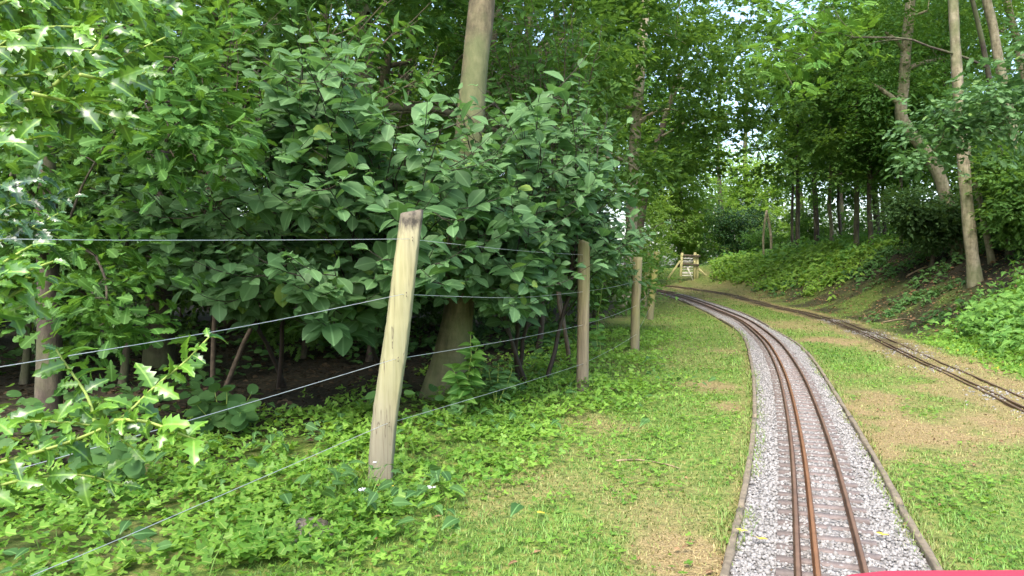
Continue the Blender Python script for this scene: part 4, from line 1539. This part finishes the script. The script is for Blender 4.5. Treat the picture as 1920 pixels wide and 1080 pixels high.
bush(1215, 1325, 330, 500, 36.5, 24, .75, 'sunlit', 'yellow green bush right behind the wooden gate')
bush(1340, 1425, 400, 505, 34, 26, .65, 'hollydark', 'dark bluish evergreen bush to the right of the wooden gate')
bush(1410, 1480, 440, 520, 30, 12, .5, 'oak', 'mid green bush below the dead forked trunk')
bush(1490, 1600, 400, 480, 29, 16, .6, 'beech', 'shaded bush between the thin dark trunks')
bush(1180, 1235, 380, 520, 26, 14, .6, 'bright', 'light green bush seen behind the leaning far post')
bush(1600, 1760, 420, 470, 27, 18, .6, 'beech', 'dark bush behind the brown litter slope')
bush(1690, 1800, 380, 450, 15.5, 12, .45, 'dark', 'dark low bush at the foot of the crooked trunk', leaf=L_OVAL)
bush(1840, 1990, 330, 440, 14, 20, .5, 'dark', 'dark bush in the shade at the right edge', leaf=L_OVAL)
bush(1885, 2010, 290, 430, 12.4, 20, .45, 'beech', 'leafy bush in front of the pale stems at the right edge', leaf=L_OVAL)

# ------------------------------------------------------------------ gate beyond the bend
gp = hit(1290, 528)
YG = gp[1]
ge = empty('wooden_gate', gp, 'small wooden gate with slanting side braces beyond the bend', 'gate')


def gbar(name, a, b, w, d, mat, dy=0.0):
    mb = MB()
    A, B = at(*a, YG) + (0, dy, 0), at(*b, YG) + (0, dy, 0)
    mb.bar(A, B, d if abs(A[2] - B[2]) > abs(A[0] - B[0]) * 3 else d, w / FPX * YG, .008, up=(0, 0, 1) if abs(A[2] - B[2]) < abs(A[0] - B[0]) * 3 else (1, 0, 0))
    return mb.build(name, M[mat], ge)


def gpost(px0, px1, y0, y1, w, mat, dy=0):
    mb = MB()
    A, B = at(px0, y0 + 6, YG) + (0, dy, 0), at(px1, y1, YG) + (0, dy, 0)
    s = w / FPX * YG
    mb.bar(A, B, s, s, .01, up=(0, 1, 0))
    return mb.build('post', M[mat], ge)


gpost(1275, 1279, 528, 474, 4.5, 'gatewood')
gpost(1302, 1303, 529, 473, 4.2, 'gatewood')
gpost(1307.5, 1308, 529, 477, 4, 'gatewood')
gbar('rail', (1280, 479), (1312, 480.5), 4.2, .05, 'gatedark', -.09)
gbar('rail', (1279, 494.5), (1309, 497), 4, .05, 'gatedark', -.09)
for y, w in ((484.5, 2.6), (490, 4.2), (501, 3.6), (505.5, 2.2), (511.5, 4), (516.5, 2)):
    gbar('slat', (1280, y), (1300, y + .4), w, .025, 'gatepale', .06)
gbar('diagonal', (1286.5, 497), (1299, 526), 2.4, .03, 'gatepale', -.04)
gbar('brace', (1275, 489), (1249, 527), 3.2, .07, 'gatewood', -.02)
gbar('brace', (1307, 501), (1335, 528), 3, .07, 'gatewood', -.02)

# ------------------------------------------------------------------ single plants
def sprout(px, py, Y, pxt, pyt, leaf, lm, size, n, lab, cat='plant', name='nettle', pairs=True, more=()):
    b = stand(px, Y)
    e = empty(name, b, lab, cat)
    mb = MB()
    pos, rot, sc = [], [], []
    for (tx, ty, ty_) in [(pxt, pyt, Y)] + list(more):
        P = arc(b, at(tx, ty, ty_), .05, 8)
        mb.tube(P, np.linspace(.005, .002, 8), 5, False)
        a, r_, c = shoot_leaves(P, n, size, .3, .6, .2, pairs=pairs)
        up_ = norm(UP * .8 + np.array([.1, -.6, 0]) + rng.normal(0, .25, (n, 3)))
        c = size * np.linspace(1.1, .6, n) * rng.uniform(.85, 1.1, n)
        pos.append(a), rot.append(frames(r_[:, :, 0], up_)), sc.append(c)
    mb.build('stem', M['greenstem'], e, True)
    scatter('foliage', leaf, np.vstack(pos), np.vstack(rot), np.concatenate(sc), M[lm], e)


sprout(872, 745, 4.9, 882, 628, L_NETTLE, 'nettle', .125, 18, 'nettle with pointed toothed leaves in front of the stout leaning trunk', more=[(850, 690, 4.8), (895, 650, 4.95)])
sprout(930, 740, 5.2, 935, 680, L_OVAL, 'coverdark', .10, 14, 'dark leafy seedling to the right of the nettle', name='seedling', more=[(960, 690, 5.2), (915, 690, 5.3)])
sprout(1125, 620, 7.6, 1130, 530, L_OVAL, 'nettle', .12, 10, 'yellow green seedling just right of the upright brown post', name='seedling', pairs=False, more=[(1118, 600, 7.6)])
sprout(420, 790, 4.4, 425, 735, L_ROUND, 'coverdark', .13, 9, 'bramble plant with broad grey green leaves at the edge of the wood floor', name='bramble', pairs=False, more=[(370, 760, 4.3), (455, 770, 4.2), (400, 720, 4.5), (470, 740, 4.6)])
sprout(210, 860, 3.3, 200, 800, L_ROUND, 'coverdark', .10, 9, 'dark broad leaved bramble under the low holly sprig', name='bramble', pairs=False, more=[(240, 840, 3.2), (160, 850, 3.3), (120, 830, 3.4), (270, 850, 3.1)])

# ------------------------------------------------------------------ ground plants
def sample(n, x0, x1, y0, y1, prob):
    x, y = rng.uniform(x0, x1, n), rng.uniform(y0, y1, n)
    # thinner with distance so that the near ground is the fullest
    k = rng.random(n) < prob(x, y)
    return x[k], y[k]


def lawn_ok(x, y):
    """1 outside the gravel bed and off the old rails"""
    a = dist_poly(x, y, edge_l[::3])
    c = dist_poly(x, y, edge_r[::3])
    return ((a < -.02) | (c > .02)).astype(float)


def in_view(x, y, m=1.0):
    return (np.abs(x) < .70 * y + m)


# creeping plants with lobed leaves along the fence
def cover_prob(x, y):
    d = fence_d(x, y)
    p_ = (1 - sstep(.05, .95, d + (fbm(x, y, .5) - .5) * .9)) * sstep(-2.6, -1.1, d + (y < 3.2) * 1.5 - (y > 5) * .7 + (fbm(x, y, .7) - .5) * 1.2)
    p_ = p_ * (.35 + .65 * sstep(.32, .52, fbm(x + 9, y, .28)))
    return p_ * lawn_ok(x, y) * in_view(x, y)


cx, cy = sample(16000, -3.4, 3.2, 1.7, 11.5, lambda x, y: cover_prob(x, y) * np.clip(4.2 / y, .1, 1))
k = rng.integers(4, 9, len(cx))
ci = np.repeat(np.arange(len(cx)), k)
ox, oy = rng.normal(0, .045, len(ci)), rng.normal(0, .045, len(ci))
hgt = (.02 + .10 * fbm(cx, cy, .4) ** 1.5 * (1 - sstep(-.1, .8, fence_d(cx, cy)) * .7))[ci] * rng.uniform(.35, 1.5, len(ci))
px_, py_ = cx[ci] + ox, cy[ci] + oy
pos = np.stack([px_, py_, ground_z(px_, py_) + hgt], 1)
az = rng.uniform(0, 6.28, len(ci))
d = np.stack([np.cos(az), np.sin(az), rng.normal(-.05, .2, len(ci))], 1)
up_ = norm(UP + rng.normal(0, .35, (len(ci), 3)) + np.array([0, -.2, 0]))
hgt = np.where((np.abs(px_ - B1[0] + (B1[1] - py_) * -.17) < .11) & (py_ < B1[1]) & (py_ > B1[1] - .5), .012, hgt)      # trodden in front of the post
pos[:, 2] = ground_z(px_, py_) + hgt
sc = rng.uniform(.028, .06, len(ci)) * (1 - .35 * sstep(.1, .9, fence_d(px_, py_)))
o = scatter('creeping_plants', L_CUP, pos, frames(d, up_), sc, M['cover'], None, np.clip(rng.normal(.5, .24, len(ci)) + (fbm(px_, py_, .5) - .5) * .7, 0, np.where(rng.random(len(px_)) < .012, 1, .9)))
tag(o, 'creeping buttercup and other low green plants carpeting the fence foot', 'ground plants', None, 'stuff')

# darker ivy like leaves farther into the wood
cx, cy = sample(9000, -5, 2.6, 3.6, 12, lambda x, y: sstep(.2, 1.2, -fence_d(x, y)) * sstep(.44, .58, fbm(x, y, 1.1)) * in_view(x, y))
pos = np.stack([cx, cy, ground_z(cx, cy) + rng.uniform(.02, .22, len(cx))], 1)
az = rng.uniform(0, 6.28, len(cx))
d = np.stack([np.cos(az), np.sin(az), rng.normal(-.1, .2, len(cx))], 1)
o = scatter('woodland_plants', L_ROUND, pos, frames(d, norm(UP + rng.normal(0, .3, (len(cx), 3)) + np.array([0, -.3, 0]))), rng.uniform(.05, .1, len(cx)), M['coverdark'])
tag(o, 'dark ground plants on the shaded wood floor', 'ground plants', None, 'stuff')

# weeds flat in the mown grass
def weed_prob(x, y):
    d = fence_d(x, y)
    dr, so_, wd = masks(x, y)
    n_ = fbm(x + 3, y + 7, .33)
    return sstep(.47, .62, n_) * sstep(-.1, .2, d) * lawn_ok(x, y) * (1 - dr * .9) * in_view(x, y) * (np.abs(dist_poly(x, y, old_c[::4])) > .3)


cx, cy = sample(60000, -.8, 6.5, 1.7, 11, lambda x, y: weed_prob(x, y) * np.clip(3.2 / y, .1, 1) ** 1.2)
pos = np.stack([cx, cy, ground_z(cx, cy) + rng.uniform(.006, .03, len(cx))], 1)
az = rng.uniform(0, 6.28, len(cx))
d = np.stack([np.cos(az), np.sin(az), rng.normal(0, .15, len(cx))], 1)
o = scatter('lawn_weeds', L_CUP, pos, frames(d, norm(UP + rng.normal(0, .25, (len(cx), 3)))), rng.uniform(.016, .036, len(cx)), M['cover'], None, rng.random(len(cx)) * .9)
tag(o, 'small flat leaved weeds growing in the mown grass', 'weeds', None, 'stuff')

# grass blades
def blades(n, x0, x1, y0, y1, prob, hmin, hmax, wid):
    x, y = sample(n, x0, x1, y0, y1, prob)
    dr, so_, wd = masks(x, y)
    az = rng.uniform(0, 6.28, len(x))
    lean = rng.uniform(.1, .9, len(x))
    up_ = norm(np.stack([np.cos(az) * lean, np.sin(az) * lean, np.ones(len(x))], 1))       # blade axis
    side = norm(np.stack([-np.sin(az), np.cos(az), np.zeros(len(x))], 1))
    nrm = np.cross(side, up_)
    rot = np.stack([side, nrm, up_], -1)
    h = rng.uniform(hmin, hmax, len(x)) * (1 - .4 * np.clip(dr, 0, 1))
    scl = np.stack([wid * np.ones(len(x)) * (1 + y / 6), h, h], 1)
    pos = np.stack([x, y, ground_z(x, y) - .003], 1)
    return pos, rot, scl, np.clip(dr * 1.05 + rng.normal(-.12, .25, len(x)), 0, 1)


def grass_prob(x, y):
    d = fence_d(x, y)
    dr, so_, wd = masks(x, y)
    return sstep(-.4, .1, d) * lawn_ok(x, y) * (1 - .35 * dr) * (1 - so_ * .9) * in_view(x, y) * (.35 + .65 * sstep(.3, .6, fbm(x, y, .18)))


A1 = blades(420000, -.9, 6.2, 1.7, 9, lambda x, y: grass_prob(x, y) * np.clip(2.6 / y, .08, 1) ** 1.3, .012, .034, .035)
A2 = blades(120000, .5, 11.0, 7, 36, lambda x, y: grass_prob(x, y) * np.clip(9 / y, .1, 1), .02, .045, .06)
pos, rot, scl, dr = [np.concatenate(q) for q in zip(A1, A2)]
tn = np.clip(rng.normal(.45, .22, len(pos)) + (fbm(pos[:, 0], pos[:, 1], .6) - .5) * .8, 0, 1)
o = scatter('grass', L_BLADE, pos, rot, scl, M['grass'], None, tn, {'dry': dr})
tag(o, 'short mown grass with straw coloured dry patches', 'grass', None, 'stuff')
# longer tufts along the fence foot
T1_ = blades(48000, -2.6, 3.3, 1.9, 12, lambda x, y: (1 - sstep(.0, .55, np.abs(fence_d(x, y) + .1))) * sstep(.45, .6, fbm(x, y, .4)) * np.clip(3 / y, .1, 1), .06, .2, .035)
pos, rot, scl, dr = T1_
o = scatter('long_grass', L_BLADE, pos, rot, scl * np.array([1, 1, 1]), M['grass'], None, rng.random(len(pos)) * .7, {'dry': dr * .6})
tag(o, 'longer uncut grass along the foot of the fence', 'grass', None, 'stuff')

def edge_prob(x, y):
    q = np.minimum(np.abs(dist_poly(x, y, edge_l[::2])), np.abs(dist_poly(x, y, edge_r[::2])))
    return (q < .06) * sstep(.34, .52, fbm(x + 5, y, .45)) * np.clip(3.2 / y, .12, 1)


pos, rot, scl, dr = blades(300000, .3, 5.2, 1.8, 12, edge_prob, .03, .075, .03)
o = scatter('edge_grass', L_BLADE, pos, rot, scl, M['grass'], None, rng.random(len(pos)) * .8, {'dry': np.clip(dr * .7, 0, 1)})
tag(o, 'grass creeping over the timber edging of the ballast', 'grass', None, 'stuff')
cx, cy = sample(5200, -3.2, 2.4, 1.7, 8, lambda x, y: cover_prob(x, y) * sstep(.45, .6, fbm(x + 31, y, .5)))
pos = np.stack([cx, cy, ground_z(cx, cy) + rng.uniform(.05, .16, len(cx))], 1)
az = rng.uniform(0, 6.28, len(cx))
d = np.stack([np.cos(az), np.sin(az), rng.normal(-.1, .2, len(cx))], 1)
o = scatter('nettle_seedlings', L_NETTLE, pos, frames(d, norm(UP + rng.normal(0, .35, (len(cx), 3)))), rng.uniform(.035, .085, len(cx)), M['coverdark'])
tag(o, 'darker toothed seedling leaves among the creeping plants', 'ground plants', None, 'stuff')


# leafy undergrowth of the bank
def herb(name, n, x0, x1, y0, y1, prob, hmax, size, lm, label, leaf=L_NETTLE, per=7):
    x, y = sample(n, x0, x1, y0, y1, prob)
    h = hmax * (.25 + .9 * fbm(x + 20, y, .9)) * rng.uniform(.6, 1.2, len(x))
    ci = np.repeat(np.arange(len(x)), per)
    u_ = np.tile((np.arange(per) + .6) / per, len(x))
    X = x[ci] + rng.normal(0, .06, len(ci)) * (.5 + u_)
    Y = y[ci] + rng.normal(0, .06, len(ci)) * (.5 + u_)
    pos = np.stack([X, Y, ground_z(X, Y) + h[ci] * u_ ** .8], 1)
    az = rng.uniform(0, 6.28, len(ci))
    d = np.stack([np.cos(az), np.sin(az), rng.normal(-.2, .25, len(ci))], 1)
    rot = frames(d, norm(UP + rng.normal(0, .35, (len(ci), 3)) + np.array([-.3, -.3, 0])))
    sc = size * rng.uniform(.6, 1.2, len(ci)) * (1 + Y / 40)
    o = scatter(name, leaf, pos, rot, sc, M[lm], None, np.clip(rng.normal(.5, .25, len(ci)) + (fbm(X, Y, .7) - .5) * .6, 0, 1))
    tag(o, label, 'undergrowth', None, 'stuff')
    return o


def d_old(x, y):
    return dist_poly(x, y, old_c[::4])


herb('bank_undergrowth', 14000, 3.5, 13, 4.5, 13.5, lambda x, y: sstep(.7, 1.25, d_old(x, y) + (fbm(x, y, .6) - .5) * .8) * (1 - sstep(9.0, 11.5, y - .25 * (x - 6.5) + (fbm(x, y, .8) - .5) * 2)) * in_view(x, y, .6),
     .42, .075, 'nettle', 'leafy green undergrowth of nettles and brambles on the near bank')
herb('bank_edge_weeds', 12000, 3.2, 9, 4.5, 11.5, lambda x, y: sstep(.42, .62, d_old(x, y) + (fbm(x, y, .4) - .5) * .35) * (1 - sstep(1.0, 1.5, d_old(x, y))) * (1 - sstep(9, 11, y)) * in_view(x, y, .6), .06, .045, 'cover', 'low weeds between the second track and the bank', L_CUP, 4)
herb('bright_undergrowth', 15000, 4, 14, 17, 34, lambda x, y: sstep(.9, 1.5, d_old(x, y) + (fbm(x, y, .8) - .5) * .6) * sstep(17.2, 19.5, y - .35 * (x - 8)) * (1 - sstep(7, 9, d_old(x, y))) * (x > .268 * y) * (.15 + .85 * sstep(.36, .56, fbm(x + 13, y, .8))),
     .34, .085, 'sunlit', 'bright green undergrowth on the bank at the far bend')
herb('tall_undergrowth', 2600, 4, 14, 17, 32, lambda x, y: sstep(1.4, 2.2, d_old(x, y)) * sstep(17.5, 20, y - .35 * (x - 8)) * (1 - sstep(7, 9, d_old(x, y))) * (x > .285 * y) * sstep(.5, .62, fbm(x + 2, y, 1.2)),
     .62, .10, 'nettle', 'taller nettles standing out of the bright undergrowth at the far bend')
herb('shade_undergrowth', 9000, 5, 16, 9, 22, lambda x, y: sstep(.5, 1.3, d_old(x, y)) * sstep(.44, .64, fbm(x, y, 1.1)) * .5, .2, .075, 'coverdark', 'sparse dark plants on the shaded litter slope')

# dead leaves
def litter(name, n, x0, x1, y0, y1, prob, label, size=(.03, .07), mt_='litter'):
    x, y = sample(n, x0, x1, y0, y1, prob)
    pos = np.stack([x, y, ground_z(x, y) + rng.uniform(.004, .02, len(x))], 1)
    az = rng.uniform(0, 6.28, len(x))
    d = np.stack([np.cos(az), np.sin(az), rng.normal(0, .2, len(x))], 1)
    o = scatter(name, L_OVAL, pos, frames(d, norm(UP + rng.normal(0, .4, (len(x), 3)))), rng.uniform(*size, len(x)), M[mt_])
    tag(o, label, 'leaf litter', None, 'stuff')


litter('leaf_litter', 14000, -6, 2.6, 3.8, 13, lambda x, y: masks(x, y)[2] * in_view(x, y), 'brown leaf litter on the wood floor behind the fence', (.03, .06), 'shadelitter')
litter('leaf_litter', 14000, 5, 15, 8.5, 22, lambda x, y: sstep(.3, 1.2, d_old(x, y)) * .8, 'brown leaf litter on the shaded bank', (.04, .08), 'litter')
litter('lawn_litter', 2600, -.8, 6, 1.8, 10, lambda x, y: (.12 + .75 * (np.hypot(x - DRYW[7][0][0], y - DRYW[7][0][1]) < .3)) * lawn_ok(x, y) * sstep(-.1, .3, fence_d(x, y)), 'scattered dead leaves in the mown grass', (.018, .04))

litter('ballast_litter', 5000, .6, 5, 1.9, 12, lambda x, y: (1 - lawn_ok(x, y)) * .16, 'small dead leaves fallen on the ballast', (.012, .03))

# ------------------------------------------------------------------ small things on the ground
def stick(pts, r, lab):
    P = [hit(*q) + np.array([0, 0, r * 1.2]) for q in pts]
    c = P[0]
    mb = MB()
    P = resample(np.array(P), .03)
    mb.tube(P, np.linspace(r, r * .5, len(P)), 6)
    tag(mb.build('fallen_stick', M['litterwood'], None, True), lab, 'stick', 'sticks on the ground')


M['litterwood'] = plain('dead_wood', (.24, .18, .11), .9, .35, 30)
stick([(1052, 722), (1080, 730), (1110, 734)], .010, 'dark stick lying at the foot of the upright brown post')
stick([(1112, 735), (1145, 731), (1172, 737)], .006, 'thin curved twig to the right of the foot of the upright brown post')
stick([(1155, 866), (1200, 865), (1250, 874), (1275, 883)], .005, 'long thin twig lying in the mown grass halfway to the ballast')
stick([(1700, 520), (1730, 505), (1760, 500)], .02, 'fallen branch on the brown litter slope of the bank')
stick([(1655, 606), (1690, 600), (1720, 601)], .012, 'pale stick lying beside the second track')

pe = [(680, 935, 'white fallen blossom to the left of the pale post foot'), (810, 932, 'white fallen blossom to the right of the pale post foot, the largest one'), (703, 868, 'tiny white petal against the foot of the pale post')]
for px, py, lab in pe:
    h_ = hit(px, py)
    if py < 900:
        h_ = at(px, py, Y1 - .09)
    n = 5
    V = []
    az = np.linspace(0, 5.2, n) + rng.uniform(0, 1)
    d = np.stack([np.cos(az), np.sin(az), np.full(n, .45)], 1)
    o = scatter('fallen_blossom', L_ROUND, np.repeat(h_[None] + np.array([0, 0, .035 if py > 900 else 0]), n, 0), frames(d, norm(UP + rng.normal(0, .5, (n, 3)))), np.full(n, .028 if px == 810 else .02 if py > 900 else .010), M['white'])
    tag(o, lab, 'blossom', 'fallen white blossoms')
for px, py, mt, sz, lab in [(727, 931, 'yellow', .03, 'yellow fallen leaf at the foot of the pale post'), (710, 931, 'litter', .03, 'orange brown fallen leaf beside the yellow one'), (1012, 983, 'yellow', .022, 'small yellow leaf in the grass right of the pale post'), (1424, 1037, 'yellow', .04, 'yellow leaf lying on the ballast at the left of the rails'), (1655, 1030, 'yellow', .035, 'yellow leaf lying on the ballast at the right of the rails'), (1390, 1020, 'yellow', .035, 'pale yellow leaf by the left edging board')]:
    h_ = hit(px, py) + np.array([0, 0, .045])
    n = 2
    d = np.array([[1, .3, 0], [-.4, 1, .1]])
    o = scatter('fallen_leaf', L_OVAL, np.repeat(h_[None], n, 0), frames(d, norm(UP + rng.normal(0, .3, (n, 3)))), np.full(n, sz), M[mt])
    tag(o, lab, 'leaf', 'fallen leaves on the ground')
# bare earth mound
h_ = hit(570, 998)
rr = np.linspace(0, 1, 9)
aa = np.linspace(0, 2 * np.pi, 24, endpoint=False)
V = [(h_[0], h_[1], h_[2] + .035)]
for r in rr[1:]:
    for a in aa:
        x, y = h_[0] + r * .13 * math.cos(a), h_[1] + r * .17 * math.sin(a)
        V.append((x, y, gz(x, y) - .004 + .04 * (1 - r * r) + rng.normal(0, .004)))
F4, F3 = [], []
for k in range(24):
    F3.append((0, 1 + k, 1 + (k + 1) % 24))
    for q in range(7):
        F4.append((1 + q * 24 + k, 1 + (q + 1) * 24 + k, 1 + (q + 1) * 24 + (k + 1) % 24, 1 + q * 24 + (k + 1) % 24))
o = mesh_obj('soil_mound', np.array(V), [np.array(F4), np.array(F3)], M['soilpile'], None, True)
tag(o, 'low mound of bare grey earth among the creeping plants', 'soil mound')

# ------------------------------------------------------------------ the red train the photograph is taken from
mi = int(np.argmin(np.hypot(main_c[:, 0] - .2, main_c[:, 1] - .2)))
c0 = main_c[mi]
dv = norm((main_c[mi + 6] - main_c[mi - 6])[:2])
ang = math.atan2(dv[1], dv[0])
ca, sa = math.cos(ang), math.sin(ang)
ROT = np.array([(ca, -sa, 0), (sa, ca, 0), (0, 0, 1.0)])
tr_ = empty('red_train', c0, 'red painted train nose at the bottom edge, over the near rails', 'train')
DX, DY, DZ = .33, .30, .0      # its front face lies just ahead of the camera


def tpt(f, s, z):
    """point f metres along the track from the camera, s to its right, z up"""
    return np.array([c0[0], c0[1], 0]) + ROT @ np.array([f, -s, 0]) + np.array([0, 0, z])


# rounded nose: a loft of rounded sections running forward, its top edge just under the view
f_ = .44
yf = tpt(f_, 0, 0)[1]
tz = CAMZ - (1074 - HOR) / FPX * yf              # top of the nose
e_ = tpt(f_, 0, 0)
sl_ = (.37 * yf - e_[0]) * math.sin(ang)        # its left flank
hw = .24
secs = []
for df, w, top in [(-1.6, hw, tz), (-.1, hw, tz), (0, hw, tz), (.05, hw - .01, tz - .025), (.085, hw - .03, tz - .06), (.10, hw - .06, tz - .11)]:
    ring = []
    for k in range(36):
        a = 2 * math.pi * k / 36
        ex = .22
        cx_ = math.copysign(abs(math.cos(a)) ** ex, math.cos(a)) * w
        cz_ = math.copysign(abs(math.sin(a)) ** ex, math.sin(a)) * (top - .17) / 2 + (top + .17) / 2
        ring.append(tpt(f_ + df + (cx_ + sl_ + hw) * ca / sa, cx_ + sl_ + hw, cz_))       # raked nose
    secs.append(ring)
V = np.array(secs).reshape(-1, 3)
i = np.arange(len(secs) - 1)[:, None] * 36
j = np.arange(36)[None]
F = np.stack([i + j, i + (j + 1) % 36, i + 36 + (j + 1) % 36, i + 36 + j], -1).reshape(-1, 4)
mesh_obj('body', V, [F, np.array([np.arange(36)[::-1]]), np.array([np.arange(36) + 36 * (len(secs) - 1)])], M['red'], tr_, True)
for f in (.0, -.25):
    for sd in (-1, 1):
        mb = MB()
        c = tpt(f, sd * .092, .115)
        d = ROT @ np.array([0, 1.0, 0])
        mb.tube(np.array([c - d * .012, c - d * .008, c + d * .008, c + d * .012]), [.045, .05, .05, .045], 20)
        mb.build('wheel', M['black'], tr_, True)
mb = MB()
mb.bar(tpt(-1.0, 0, .15), tpt(.2, 0, .15), .14, .05, .005)
mb.build('underframe', M['black'], tr_)
